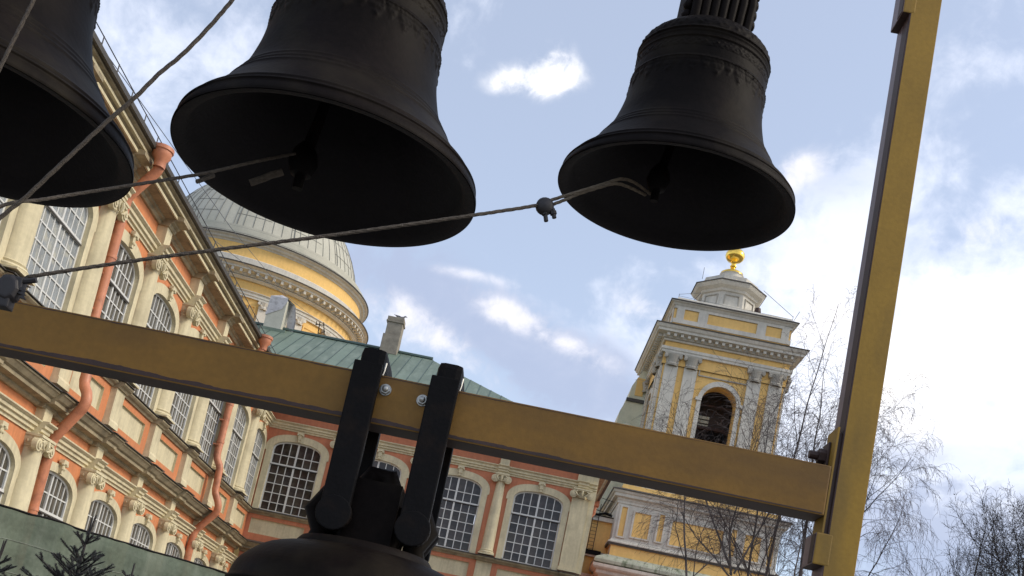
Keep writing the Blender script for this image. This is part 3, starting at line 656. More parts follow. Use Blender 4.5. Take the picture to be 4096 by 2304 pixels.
for k in range(5): 
    for r in range(2): cp.lathe([(0,-.12),(.07,-.06),(.08,.03),(.03,.1),(0,.12)],(-.36+.18*k+.09*r*(k<4),-.30,28.48+.24*r),6)
cpd=cp.data('capital',M['grey'])
for k in range(4):
    R=Matrix.Rotation(k*PI/2,3,'Z')
    for x in (-3.66,-2.30,2.14,3.62):
        p=R@Vector((x,-H,0)); c=put('pilaster',pmd,TW,p,k*PI/2); put('capital',cpd,c)
def ringprof(m,pts,ring=None):
    """square mitred moulding from (halfwidth,z) pairs"""
    n=len(pts); vs=[(sx*h,sy*h,z) for sx,sy in ((-1,-1),(1,-1),(1,1),(-1,1)) for h,z in pts]
    fs=[(k*n+j,((k+1)%4)*n+j,((k+1)%4)*n+j+1,k*n+j+1) for k in range(4) for j in range(n-1)]
    m.add(vs,fs)
m=MB(); ringprof(m,[(H,29.2),(H+.30,29.2),(H+.30,29.38),(H+.36,29.40),(H+.36,29.6),(H+.1,29.62)]); ringprof(m,[(H+.15,30.05),(H+.26,30.05),(H+.32,30.16),(H+.2,30.2)]); put('belfry_architrave',m.data('belfry_architrave',M['white2']),TW)
m=MB(); ringprof(m,[(H+.12,28.4),(H+.12,30.2)]); put('belfry_frieze',m.data('belfry_frieze',M['yellow']),TW)
m=MB(); ringprof(m,[(H+.1,30.18),(H+.40,30.22),(H+.42,30.44),(H+.86,30.50),(H+.86,30.66),(H+.95,30.72),(H+1.04,30.88),(H+1.04,30.95),(H-.1,31.15)]); put('belfry_cornice',m.data('belfry_cornice',M['white2']),TW)
m=MB(); ringprof(m,[(H+.9,30.955),(H+1.10,30.93),(H+1.11,30.99),(H+.1,31.17)]); put('cornice_flashing',m.data('cornice_flashing',M['flash']),TW)
mo=MB(); mo.box(-.10,.10,-.30,0,-.20,0); mod2=mo.data('modillion',M['white2'])
for k in range(4):
    R=Matrix.Rotation(k*PI/2,3,'Z')
    for j in range(19 if k in (0,3) else 0):
        p=R@Vector((-4.32+.48*j,-H-.43,30.46)); put('modillion',mod2,TW,p,k*PI/2)
m=MB(); A0=4.12; ringprof(m,[(A0,31.1),(A0,32.85)]); m.box(-A0,A0,-A0,A0,32.6,32.8); put('attic_wall',m.data('attic_wall',M['yellow']),TW)
m=MB()                                                     # attic framing leaves yellow panels sunk
for x0,x1,z0,z1 in ((-4.12,4.12,32.62,32.86),(-4.12,4.12,31.55,31.86),(-3.96,-3.42,31.86,32.62),(-2.42,-1.75,31.86,32.62),(1.72,2.36,31.86,32.62),(3.46,4.0,31.86,32.62)): m.box(x0,x1,-A0-.08,-A0+.02,z0,z1)
part4('attic_framing',m.data('attic_framing',M['white2']))
m=MB(); ringprof(m,[(A0+.04,32.80),(A0+.12,32.84),(A0+.22,32.98),(A0+.34,33.02),(A0+.34,33.10),(A0-.05,33.34),(A0-.1,33.5),(A0-.9,33.72),(1.5,34.0)]); put('attic_coping',m.data('attic_coping',M['white2']),TW)
m=MB(); ringprof(m,[(A0+.2,33.1),(A0+.40,33.08),(A0+.41,33.14),(A0+.1,33.3)]); put('attic_flashing',m.data('attic_flashing',M['flash']),TW)
m=MB(); s8=1/math.cos(PI/8)
m.lathe([(2.55*s8,33.5),(2.5*s8,34.0),(2.15*s8,34.15),(2.1*s8,34.4),(1.98*s8,34.5),(1.92*s8,35.55),(2.05*s8,35.6),(2.1*s8,35.75),(2.40*s8,35.9),(2.55*s8,36.1),(2.55*s8,36.2)],(0,0,0),8,PI/8,2*PI+PI/8)
m.lathe([(2.55*s8,36.24),(2.1*s8,36.5),(1.95*s8,36.52),(1.95*s8,36.85),(1.5*s8,37.0),(.9,37.15)],(0,0,0),8,PI/8,2*PI+PI/8)
m.lathe([(.95,37.1),(.86,37.3),(.84,37.6),(.9,37.7)],(0,0,0),20); put('lantern',m.data('lantern',M['white2'],smooth=25),TW)
m=MB(); m.lathe([(2.5*s8,36.2),(2.62*s8,36.17),(2.62*s8,36.22),(2.3*s8,36.4)],(0,0,0),8,PI/8,2*PI+PI/8); put('lantern_flashing',m.data('lantern_flashing',M['flash']),TW)
lp=MB()
for x0,x1,z0,z1 in ((-.55,.55,35.28,35.34),(-.55,-.49,34.6,35.28),(.49,.55,34.6,35.28)): lp.box(x0,x1,-2.02,-1.9,z0,z1)
lpd=lp.data('lantern_panel',M['grey'])
for k in range(8): put('lantern_panel',lpd,TW,(0,0,0),k*PI/4)
m=MB(); m.lathe([(.8,37.68),(.86,37.74),(.84,37.86),(.66,37.98),(.42,38.06),(.22,38.2),(.16,38.36),(.24,38.44),(.24,38.5),(.17,38.56),(.18,38.72),(.3,38.84),(.5,38.92),(.66,39.1),(.72,39.3),(.68,39.52),(.5,39.74),(.25,39.86),(.1,39.95),(.06,40.6),(0,40.62)],(0,0,0),28)
m.box(-.04,.04,-.04,.04,40.4,42.4); m.box(-.5,.5,-.03,.03,41.6,41.7); put('finial',m.data('finial',M['gold'],smooth=50),TW)
m=MB()
for p in ((-4.0,-4.0),(4.1,-4.0),(-4.0,4.),(4,4)): m.tube([(p[0],p[1],33.2),(p[0],p[1],33.75)],.02,4); m.tube([(p[0],p[1],33.7),(p[0]*.52,p[1]*.52,36.1)] if p[0]>0 else [(p[0],p[1],33.72),(-2.3,-2.3,34.9)],.016,4)
m.tube([(4.1,-4.0,33.2),(4.4,-4.4,34.0)],.02,4); m.tube([(-2.3,-1.6,36.3),(-2.3,-1.6,37.2)],.02,4); m.tube([(-4,-4,33.6),(4.1,-4,33.5)],.01,4); o=put('lightning_wires',m.data('lightning_wires',M['wire']),TW); o['kind']='stuff'
m=MB(); m.lathe([(0,34.6),(.22,34.6),(.25,34.85),(.2,35.1),(0,35.15)],(2.1,-1.35,-.1),8); put('siren',m.data('siren',M['brown']),TW)
# podium
m=MB(); PX0,PX1,PY=-5.52,5.52,-4.85
m.box(PX0,PX1,PY,6,13.0,19.0); put('podium_wall',m.data('podium_wall',M['white2']),TW)
m=MB(); pan=[(-5.2,-4.83,15.7,17.72),(-4.28,-3.2,15.82,17.52),(-2.62,-2.28,15.85,17.7),(-1.72,1.72,15.8,17.45),(2.28,2.62,15.85,17.7),(3.2,4.28,15.82,17.52),(4.83,5.2,15.7,17.72)]
for x0,x1,z0,z1 in pan: m.box(x0,x1,PY-.008,PY,z0,z1)
m.box(PX0+.02,PX1-.02,PY-.1,PY,14.3,15.1); m.box(PX0-.02,PX0,PY+.5,6,13.4,15.1); put('ochre_panel',m.data('ochre_panel',M['yellow']),TW)
m=MB()
for x0,x1,z0,z1 in pan:
    for q in ((x0-.12,x1+.12,z1,z1+.1),(x0-.12,x1+.12,z0-.1,z0),(x0-.12,x0,z0,z1),(x1,x1+.12,z0,z1)): m.box(q[0],q[1],PY-.10,PY,q[2],q[3])
for x in (-5.3,-3.74,-2.0,2.0,3.74,5.1):
    pass
def boxprof(m,pts,x0=PX0,x1=PX1,y0=PY,y1=6.):
    n=len(pts); vs=[]
    for sx,sy in ((0,0),(1,0),(1,1),(0,1)):
        for h,z in pts: vs.append(((x1+h) if sx else (x0-h),(y1+h) if sy else (y0-h),z))
    m.add(vs,[(k*n+j,((k+1)%4)*n+j,((k+1)%4)*n+j+1,k*n+j+1) for k in range(4) for j in range(n-1)])
boxprof(m,[(0,15.05),(.10,15.08),(.12,15.16),(.22,15.2),(.22,15.28),(.08,15.34),(.06,15.45),(0,15.5)])
boxprof(m,[(0,17.95),(.06,17.95),(.06,18.1),(.12,18.2),(.12,18.28),(.34,18.36),(.36,18.55),(.45,18.6),(.52,18.74),(0,18.98)])
put('podium_moulding',m.data('podium_moulding',M['white2']),TW)
m=MB(); boxprof(m,[(.40,18.765),(.57,18.74),(.58,18.80),(0,19.02)]); boxprof(m,[(.1,15.05),(.2,15.02),(.24,15.16),(.2,15.18)]); put('podium_flashing',m.data('podium_flashing',M['flash']),TW)
m=MB(); boxprof(m,[(0,14.35),(.2,14.3),(.85,13.95),(.95,13.8),(.95,13.6),(.5,13.5)]); put('mossy_ledge',m.data('mossy_ledge',M['moss']),TW)
m=MB(); boxprof(m,[(.5,13.55),(.98,13.5),(.98,13.3),(.9,13.2),(.7,13.1),(.7,12.9),(.4,12.7),(.4,0)]); put('lower_block',m.data('lower_block',M['white2']),TW)
m=MB(); m.box(-5.4,5.4,-4.6,6,19.0,19.35); put('podium_top_band',m.data('podium_top_band',M['yellow']),TW)
# rear bay of the tower that leans out at the left
m=MB(); y0,y1=2.5,9
out=[(-4,13),(-6.95,13),(-6.6,22.6),(-6.35,25.1),(-6.15,25.5),(-6.05,26.6),(-5.72,27.5),(-5.6,27.7),(-5.5,28.7),(-5.05,29.7),(-4.9,30.0),(-4,30.1)]
n=len(out); m.add([(x,y,z) for y in (y0,y1) for x,z in out],[tuple(range(n)),tuple(range(2*n-1,n-1,-1))]+[(i,(i+1)%n,n+(i+1)%n,n+i) for i in range(n)]); put('rear_bay',m.data('rear_bay',M['pale']),TW)
m=MB(); m.box(-5.75,-4,y0-.15,y0+.1,27.45,27.7); put('rear_bay_ledge',m.data('rear_bay_ledge',M['flash']),TW)
m=MB(); m.box(-5.2,-4.6,y0-.05,y0+.1,28.0,29.4); put('ochre_panel',m.data('ochre_panel',M['yellow']),TW)
m=MB(); m.lathe([(0,0),(.7,.0),(.75,.2),(.55,.3),(.5,.9),(.2,1.1),(0,1.15)],(-5.3,y0,24.6),16); put('scroll_ornament',m.data('scroll_ornament',M['pale']),TW)
# annex between palace and tower, with ladder
AN=root('ochre_annex',(18.2,19.,0),0,'low ochre wall with an iron ladder between the palace corner and the tower','building')
m=MB(); m.box(-6,1.9,0,6,0,17.0); put('annex_wall',m.data('annex_wall',M['yellow']),AN)
m=MB(); m.box(-6,2.0,-.25,.0,16.75,17.05); m.box(-6,2.,-.4,0,14.2,14.55); put('annex_ledge',m.data('annex_ledge',M['white2']),AN)
m=MB(); m.box(-6,2.1,-.3,6,17.05,17.12); m.tube([(-.2,-.3,17.25),(.4,-.3,17.1),(1.0,-.3,17.3),(1.5,-.3,17.2)],.08,6); m.tube([(-1,0,17.6),(1.5,0,17.4)],.02,4);m.tube([(-1,0,18.6),(2.,0,18.2)],.02,4); m.box(-.3,1.2,-.5,-.1,14.3,14.62); put('dark_cables',m.data('dark_cables',M['iron']),AN)
m=MB(); m.tube([(.22,-.3,17.9),(.22,-.3,14.5)],.028,5); m.tube([(.62,-.3,17.9),(.62,-.3,14.5)],.028,5)
for k in range(12): m.tube([(.22,-.3,14.7+.25*k),(.62,-.3,14.7+.25*k)],.018,4)
put('ladder',m.data('ladder',M['brown']),AN)
m=MB(); m.box(-1.2,.0,-.8,0,12.4,14.2); m.box(-1.2,.15,-.9,0,13.6,13.8); m.box(-.9,-.5,-1.1,-.8,12.9,13.7); m.box(-6,3,-.6,0,0,12.6); m.box(-6,3,-.9,0,12.6,12.9); put('carved_gatehead',m.data('carved_gatehead',M['grey'],bevel=.04),AN)
# ================================================================== NET FENCE
import mathutils
fa,fb=Vector((4.6,-44.9,0)),Vector((11.9,-35.5,0)); fd=(fb-fa).normalized(); fn=Vector((-fd.y,fd.x,0))*-1; FL=(fb-fa).length
NF=root('scaffold_net_fence',fa,math.atan2(fd.y,fd.x),'green scaffolding net stretched on a fence below the left palace windows','fence')
nx=130; 
def npt(x,z):
    w=.05*mathutils.noise.noise(Vector((x*1.3,z*.5,0)))+.02*mathutils.noise.noise(Vector((x*5,z*2.2,4)))+.012*math.sin(z*17+x)
    return (x,w,z)
for s0,s1,nm in ((0,4.9,0),(4.9,9.0,1),(9.0,FL,2)):
    m=MB(); n=int((s1-s0)*14); k=34; vs=[]
    for i in range(n+1):
        x=s0+(s1-s0)*i/n; top=3.0+.03*mathutils.noise.noise(Vector((x*2.1,0,2)))+.015*mathutils.noise.noise(Vector((x*9,0,2)))
        for j in range(k+1): vs.append(npt(x,top*j/k))
    m.add(vs,[(i*(k+1)+j,(i+1)*(k+1)+j,(i+1)*(k+1)+j+1,i*(k+1)+j+1) for i in range(n) for j in range(k)])
    put('net_sheet',m.data('net_sheet',M['net'],recalc=False,smooth=60),NF)
m=MB(); m.tube([npt(FL*i/60,3.0+.03*mathutils.noise.noise(Vector((FL*i/60*2.1,0,2)))) for i in range(61)],.014,5); put('top_hem',m.data('top_hem',M['iron']),NF)
pm=MB(); pm.tube([(0,.12,0),(0,.12,3.02)],.03,6); pmd=pm.data('fence_post',M['iron'])
for k in range(6): put('fence_post',pmd,NF,(k*2.3,0,0))
m=MB(); m.box(3.75,4.45,-.075,-.06,0,2.86); put('brown_board',m.data('brown_board',M['netb']),NF)
for zz1,nm1 in ((2.62,0),(2.25,1),(1.8,2)):
    m=MB(); m.tube([(lambda p:(p[0],p[1]-.006,p[2]))(npt(FL*i/90,zz1+.05*mathutils.noise.noise(Vector((i*.12,zz1,0))))) for i in range(91)],.0045,4); put('net_crease',m.data('net_crease',M['seam']),NF)  # thin pale tubes added to draw the net's light-coloured creases
# ================================================================== BELLS
PROF=[(0,1),(.02,1.0),(.06,.985),(.12,.945),(.2,.872),(.3,.79),(.4,.722),(.5,.665),(.6,.628),(.75,.59),(.9,.572),(1.05,.562),(1.18,.553),(1.22,.560),(1.30,.545),(1.36,.50),(1.42,.42),(1.455,.30),(1.47,.17)]
def smoothprof(P,R,sub=4):
    out=[]
    for i in range(len(P)-1):
        p0,p1,p2,p3=P[max(i-1,0)],P[i],P[i+1],P[min(i+2,len(P)-1)]
        for t in range(sub):
            t/=sub
            out.append(tuple(R*.5*((2*p1[k])+(-p0[k]+p2[k])*t+(2*p0[k]-5*p1[k]+4*p2[k]-p3[k])*t*t+(-p0[k]+3*p1[k]-3*p2[k]+p3[k])*t**3) for k in (0,1)))
    out.append((P[-1][0]*R,P[-1][1]*R)); return out
def bell(loc,R,tx,ty,label,crown_w=.27,clap=True,seed=1,orn=True,loop=False):
    rnd=random.Random(seed)
    z=Vector((1,0,ty)).cross(Vector((0,1,tx))).normalized()
    t=root('church_bell',loc,0,label,'bell','bells hung on the yellow frame')
    t.rotation_euler=z.to_track_quat('Z','Y').to_euler()
    sp=smoothprof(PROF,R); n=72
    def ridge(h):                                          # raised hoops round the bell
        v=0
        for c_,w,a in ((.085,.011,.016),(.13,.012,.012),(.36,.012,.008),(.40,.008,.006),(.44,.008,.005),(.98,.008,.008),(1.16,.010,.012),(1.235,.010,.010)): v+=a*math.exp(-((h/R-c_)/w)**2)
        return v*R
    pts=[]
    for (h0,r0),(h1,r1) in zip(sp[:-1],sp[1:]):
        for k in range(4): u=k/4; h=h0+(h1-h0)*u; pts.append((r0+(r1-r0)*u+ridge(h),h))
    pts.append((sp[-1][1],sp[-1][0])); pts.append((0,sp[-1][0]))
    NN=300 if orn else 96; hs=[p[1] for p in pts]
    def relief(h,a):
        q=h/R; v=0
        for h0,h1,N_ in ((1.225,1.37,44),(1.075,1.15,72)):
            if h0<q<h1:
                t_=(q-h0)/(h1-h0); w_=math.sin(PI*t_)**.5; x_=a*N_
                v=max(v,w_*(.35+.65*max(0,math.sin(x_)*math.cos(3.1*PI*t_+math.sin(x_*.5))))+.25*mathutils.noise.noise(Vector((a*60,q*60,seed))))
        N_=36; x_=(a*N_/(2*PI))%1; d_=abs(x_-.5)*2; low=.80+.10*d_+(.05 if int(a*N_/(2*PI))%2 else 0)
        if low<q<1.0:
            v=max(v,(.45+.55*abs(math.sin(a*N_*1.5+q*40))*abs(math.cos(q*62)))*min(1,(q-low)*30)*min(1,(1.0-q)*40))
        return .0095*R*v*(1+.5*mathutils.noise.noise(Vector((a*23,q*30,seed+3))))
    if orn:
        P2=[]
        for (r0,h0),(r1,h1) in zip(pts[:-1],pts[1:]):
            k_=2 if .78*R<h0<1.38*R else 1
            for u in range(k_): P2.append((r0+(r1-r0)*u/k_,h0+(h1-h0)*u/k_))
        P2.append(pts[-1]); pts=P2
    m=MB(); m.lathe(pts,(0,0,0),NN,jit=(lambda j,i: relief(pts[j][1],2*PI*i/NN) if pts[j][0]>.1*R else 0) if orn else None)
    me=m.data('bell_body',M['bell'],smooth=50); put('bell_body',me,t)
    m=MB(); ins=[(r*(1-.085 if h>.03*R else 1)-(.0),h) for h,r in sp if h<1.36*R]; ins=[(R*.995,0),(R*.955,.0),(R*.915,.03*R)]+[(r-.075*R,h) for h,r in sp if .1*R<h<1.36*R]+[(0,1.36*R)]
    m.lathe(ins,(0,0,-.001),n); put('bell_mouth',m.data('bell_mouth',M['bellin'],smooth=50),t)
    top=1.45*R
    m=MB()
    if not loop:
        w=crown_w
        m.box(-w/2,w/2,-w*.42,w*.42,top-.01,top+.05*R)
        for k in range(7):
            x=-w/2+w*(k+.5)/7; m.tube([(x,-w*.44,top),(x*1.03,-w*.47,top+.25*R),(x*.98,-w*.42,top+.5*R)],w*.075,8)
        m.box(-w*.48,w*.48,-w*.40,w*.40,top+.02,top+.5*R)
        for sx in (-1,1):
            for k in range(5): m.lathe([(0,-.03),(.02,-.015),(.024,0),(.02,.015),(0,.03)],(sx*w*.52,-w*.3,top+.03+.045*k),8)
    else:
        m.lathe([(.31*R,-.04*R),(.31*R,.01*R),(.29*R,.035*R),(.2*R,.04*R)],(0,0,top),40)
    put('crown',m.data('crown',M['bell'],smooth=45),t)
    return t
B1=bell((12.334,-49.1,3.809),.653,.021,.014,'big dark bell, nearest the middle, hanging over the dome',.34,seed=3)
B2=bell((13.807,-49.1,4.01),.503,.069,-.015,'smaller dark bell beside the yellow post, hanging over the church tower',.27,seed=5)
B3=bell((10.691,-49.1,3.736),.773,.023,.008,'largest dark bell, cut off by the left edge of the photo',.4,seed=9)
B4=bell((12.86,-49.1,2.245-1.45*.9),.9,0,0,'dark bell strapped under the beam with only its shoulder and crown showing',.3,seed=11,orn=False,loop=True)
# crown loops of the lower bell
zc=2.245
m=MB(); 
for sx in (-1,1):
    for dy in (-.09,.02):
        m.tube([(sx*.21,dy,1.45*.9-.01),(sx*.195,dy,1.45*.9+.07),(sx*.235,dy,1.45*.9+.15),(sx*.20,dy,1.45*.9+.215),(sx*.12,dy,1.45*.9+.20),(sx*.09,dy,1.45*.9+.06),(sx*.1,dy,1.45*.9-.01)],[.045,.038,.042,.045,.04,.038,.04],10)
m.tube([(-.055,-.02,1.45*.9),(-.055,-.02,1.45*.9+.27),(-.02,-.02,1.45*.9+.34),(.03,-.02,1.45*.9+.34),(.065,-.02,1.45*.9+.27),(.065,-.02,1.45*.9)],[.055,.055,.05,.05,.055,.055],10)
m.box(-.1,.1,-.09,.09,1.45*.9,1.45*.9+.30)
put('canon_loops',m.data('canon_loops',M['bell'],smooth=50),B4)
def clapper(par,R,z_h,sway=(0,0)):
    m=MB(); m.tube([(0,0,1.3*R),(sway[0]*.5,sway[1]*.5,.7*R),(sway[0],sway[1],.12*R)],[.02*R,.03*R,.045*R],10)
    m.lathe([(0,-.12*R),(.07*R,-.1*R),(.1*R,-.02*R),(.08*R,.06*R),(.04*R,.12*R)],(sway[0],sway[1],.1*R),16)
    m.tube([(sway[0],sway[1],-.0),(sway[0],sway[1],-.1*R)],.035*R,10); put('clapper',m.data('clapper',M['iron'],smooth=45),par)
clapper(B1,.653,0,(-.10,-.05)); clapper(B2,.503,0,(-.10,-.05)); clapper(B3,.773,0,(-.1,0)); 
# ================================================================== FRAME
FR=root('bell_stand',(0,0,0),0,'yellow painted timber frame with brown edges carrying the bells','frame')
y0,y1=-49.2,-49.06
BW=MB(); BW.box(9.8,14.612,y0,y1,2.768,2.975)
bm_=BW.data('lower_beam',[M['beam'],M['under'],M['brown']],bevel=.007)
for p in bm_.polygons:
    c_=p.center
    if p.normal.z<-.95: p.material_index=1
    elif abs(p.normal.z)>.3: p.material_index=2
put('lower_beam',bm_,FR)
# uneven brown drips along the arrises of the beam
rr=random.Random(4)
m=MB(); vs=[]; NX=700
for k in range(NX+1):
    x=9.8+4.8*k/NX; f_=1.0 if x<13.1 else max(.25,1-(x-13.1)*.8); nz_=mathutils.noise.noise
    h=f_*(.010+.011*max(0,.35+nz_(Vector((x*2.1,0,0)))+.6*nz_(Vector((x*9,0,3)))))+.003*nz_(Vector((x*40,0,1)))*f_+.002
    ht=f_*(.003+.006*max(0,nz_(Vector((x*2.6,5,0)))+.7*nz_(Vector((x*14,2,3)))))
    vs+=[(x,y0-.0012,2.7745),(x,y0-.0012,2.7745+h),(x,y0-.0012,2.9685-ht),(x,y0-.0012,2.9685)]
m.add(vs,[f for k in range(NX) for f in ((4*k,4*k+4,4*k+5,4*k+1),(4*k+2,4*k+6,4*k+7,4*k+3))])
o=put('brown_paint_edge',m.data('brown_paint_edge',M['brown']),FR); o['kind']='stuff'
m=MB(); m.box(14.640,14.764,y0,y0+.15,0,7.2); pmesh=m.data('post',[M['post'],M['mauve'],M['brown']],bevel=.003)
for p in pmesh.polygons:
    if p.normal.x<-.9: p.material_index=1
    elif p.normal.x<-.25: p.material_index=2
put('post',pmesh,FR)
m=MB(); m.box(14.6375,14.6405,y0+.004,y0+.074,2.70,5.015); m.box(14.6035,14.6065,y0+.006,y0+.06,5.02,7.2); m.box(14.5905,14.5935,y0+.006,y0+.055,2.578,2.694); put('brown_post_edge',m.data('brown_post_edge',M['brown']),FR)
m=MB(); m.box(14.613,14.621,y0+.002,y0+.13,2.70,3.14); put('shim_plate',m.data('shim_plate',[M['post']]),FR)
m=MB(); m.box(14.6213,14.6395,y0+.014,y0+.12,2.70,3.12); put('brown_gap_filler',m.data('brown_gap_filler',[M['brown']]),FR)  # recessed brown strip added for the dark gap between plate and post
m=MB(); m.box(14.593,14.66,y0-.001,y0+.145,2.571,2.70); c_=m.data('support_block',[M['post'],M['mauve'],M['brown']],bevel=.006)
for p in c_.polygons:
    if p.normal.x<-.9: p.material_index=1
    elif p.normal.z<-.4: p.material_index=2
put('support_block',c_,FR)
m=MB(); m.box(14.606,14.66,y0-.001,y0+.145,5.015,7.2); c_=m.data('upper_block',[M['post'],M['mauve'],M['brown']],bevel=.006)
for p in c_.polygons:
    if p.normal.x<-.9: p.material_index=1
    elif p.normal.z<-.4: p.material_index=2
put('upper_block',c_,FR)
m=MB(); m.tube([(14.575,y0+.10,3.035),(14.62,y0+.10,3.035)],.032,6); m.tube([(14.54,y0+.10,3.035),(14.58,y0+.10,3.035)],.018,10); m.box(14.603,14.612,y0+.06,y0+.14,2.985,3.09); put('nut_bolt',m.data('nut_bolt',M['brown'],bevel=.002),FR)
m=MB(); m.tube([(14.76,y0+.10,2.99),(14.785,y0+.10,2.99)],.030,6); put('bolt_head',m.data('bolt_head',M['brown']),FR)
m=MB(); m.box(9.5,16,-49.2,-49.0,5.6,5.85); m.box(9.5,9.7,-49.2,-49.0,0,5.6); put('top_beam',m.data('top_beam',M['post']),FR)
# hangers that carry the three upper bells from the top beam
for bx,bz,w,hl in ((12.334,3.809+1.45*.653+.25,.3,'black iron hanger above the big middle bell'),(13.807,4.01+1.45*.503+.2,.24,'black iron hanger above the bell beside the post'),(10.691,3.736+1.45*.773+.3,.34,'black iron hanger above the bell at the left edge')):
    m=MB(); 
    for dx in (-w*.3,w*.3): m.box(bx-.03+dx,bx+.03+dx,-49.24,-49.22,bz,5.9); m.box(bx-.03+dx,bx+.03+dx,-48.98,-48.96,bz,5.9)
    m.box(bx-w*.45,bx+w*.45,-49.22,-48.98,bz,bz+.06); tag(put('bell_hanger',m.data('bell_hanger',M['iron'])),hl,'hanger','hangers of the upper bells')
# straps over the lower beam
for x0,lab in ((12.667,'left black iron strap saddled over the beam holding the lower bell'),(12.982,'right black iron strap saddled over the beam holding the lower bell')):
    t=root('iron_strap',(x0,0,0),0,lab,'strap','iron straps over the beam')
    m=MB(); m.box(0,.116,-49.262,-49.225,2.38,3.0); put('front_plate',m.data('front_plate',M['iron'],bevel=.006),t)
    m=MB(); m.box(.01,.126,-48.99,-48.95,2.30,3.0); put('back_plate',m.data('back_plate',M['iron'],bevel=.006),t)
    m=MB(); m.box(.012,.118,-49.222,-48.93,2.979,3.078); put('saddle',m.data('saddle',M['iron'],bevel=.028),t)
    m=MB(); m.tube([(.058,-49.264,2.375),(.058,-49.222,2.375)],.071,20); put('eye_end',m.data('eye_end',M['iron'],bevel=.005),t)
    m=MB(); m.tube([(.06,-49.26,2.40),(.06,-48.94,2.40)],.03,12); put('crosspin',m.data('crosspin',M['iron'],smooth=40),t)
    m=MB(); m.tube([(.122,-49.215,3.02),(.121,-49.222,2.985),(.118,-49.224,2.965)],.004,6); put('lashing_wire',m.data('lashing_wire',M['steel'],smooth=40),t)
for x,z,lab in ((12.807,2.915,'shiny hex bolt on the beam, right of the left iron strap'),(12.962,2.902,'shiny hex bolt on the beam, touching the right iron strap')):
    t=root('hex_bolt',(x,y0,z),0,lab,'bolt','bolts in the beam')
    m=MB(); m.tube([(0,0,0),(0,-.006,0)],.024,20); put('washer',m.data('washer',M['steel']),t)
    m=MB(); m.tube([(0,-.006,0),(0,-.018,0)],.021,6); put('nut',m.data('nut',M['steel'],bevel=.002),t)
    m=MB(); m.tube([(0,-.018,0),(0,-.026,0),(0,-.030,0)],[.013,.012,.006],12); put('bolt_end',m.data('bolt_end',M['steel'],smooth=40),t)
# ================================================================== ROPES
def rope(name,pts,r,label,mt='rope',sub=6,strands=3):
    P=[Vector(p) for p in pts]; sm=[]
    for i in range(len(P)-1):
        p0,p1,p2,p3=P[max(i-1,0)],P[i],P[i+1],P[min(i+2,len(P)-1)]
        for t in range(sub):
            t/=sub; sm.append(.5*((2*p1)+(-p0+p2)*t+(2*p0-5*p1+4*p2-p3)*t*t+(-p0+3*p1-3*p2+p3)*t**3))
    sm.append(P[-1]); m=MB(); dens=[]
    for a,b in zip(sm[:-1],sm[1:]):
        n=max(1,int((b-a).length/.012))
        for k in range(n): dens.append(a+(b-a)*k/n)
    dens.append(sm[-1]); s=0
    for st in range(strands):
        pts2=[]; s=0
        for i,p in enumerate(dens):
            d=(dens[min(i+1,len(dens)-1)]-dens[max(i-1,0)]).normalized(); a=d.orthogonal().normalized()
            u=Vector((0,0,1)).cross(d).normalized() if abs(d.z)<.98 else a; v=d.cross(u); ph=s/(r*13)*2*PI+2*PI*st/strands; s+=.012
            pts2.append(p+(u*math.cos(ph)+v*math.sin(ph))*r*.30)
        m.tube(pts2,r*.62,6)
    return tag(put(name,m.data(name,M[mt],smooth=60)),label,'rope')
rope('bell_rope',[(12.14,-49.9,4.2),(12.06,-49.9,4.01),(11.999,-49.9,3.877),(11.935,-49.9,3.76),(11.877,-49.9,3.677),(11.818,-49.9,3.571),(11.746,-49.9,3.463),(11.677,-49.9,3.349),(11.608,-49.9,3.235),(11.541,-49.9,3.123),(11.48,-49.9,3.038),(11.3,-49.9,2.75)],.0085,'thick grey rope running steeply from the top edge across the left bell')
rope('bell_rope',[(11.38,-49.9,3.97),(11.366,-49.9,3.864),(11.353,-49.9,3.781),(11.337,-49.9,3.682),(11.322,-49.9,3.584),(11.29,-49.9,3.4)],.008,'short dark rope at the top left corner in front of the left bell')
rope('bell_rope',[(11.3,-49.95,2.87),(11.468,-49.9,3.078),(11.542,-49.8,3.171),(11.624,-49.7,3.267),(11.756,-49.6,3.382),(11.869,-49.5,3.489),(11.965,-49.45,3.56),(12.01,-49.4,3.615),(12.09,-49.3,3.72),(12.2,-49.16,3.86)],.0075,'rope passing under the left bell to the clapper of the big middle bell')
rope('bell_rope',[(11.5,-49.9,2.72),(11.621,-49.9,2.839),(11.67,-49.9,2.865),(11.902,-49.85,2.982),(12.143,-49.8,3.097),(12.584,-49.7,3.306),(13.045,-49.6,3.531),(13.259,-49.5,3.667),(13.31,-49.47,3.71)],.0080,'long rope from the black clamp at the left to the smaller bell by the post')
rope('rope_loop',[(13.30,-49.48,3.705),(13.356,-49.45,3.754),(13.442,-49.4,3.83),(13.50,-49.36,3.885),(13.56,-49.33,3.935),(13.62,-49.27,3.965),(13.70,-49.14,4.0)],.0075,'upper strand of the pale doubled rope tied to the smaller bell clapper','ropel')
rope('rope_loop',[(13.32,-49.48,3.695),(13.36,-49.45,3.738),(13.40,-49.42,3.785),(13.47,-49.38,3.848),(13.54,-49.34,3.905),(13.6,-49.28,3.935),(13.68,-49.16,3.98)],.0075,'lower strand of the pale doubled rope tied to the smaller bell clapper','ropel')
rope('rope_end',[(11.985,-49.42,3.572),(11.935,-49.45,3.515)],.010,'short cut rope end sticking out below the big bell rim','rope',2)
rope('rope_binding',[(12.06,-49.2,3.672),(12.10,-49.2,3.70),(12.18,-49.2,3.75)],.017,'bundle of rope whipped round the clapper in the big bell','rope',3)
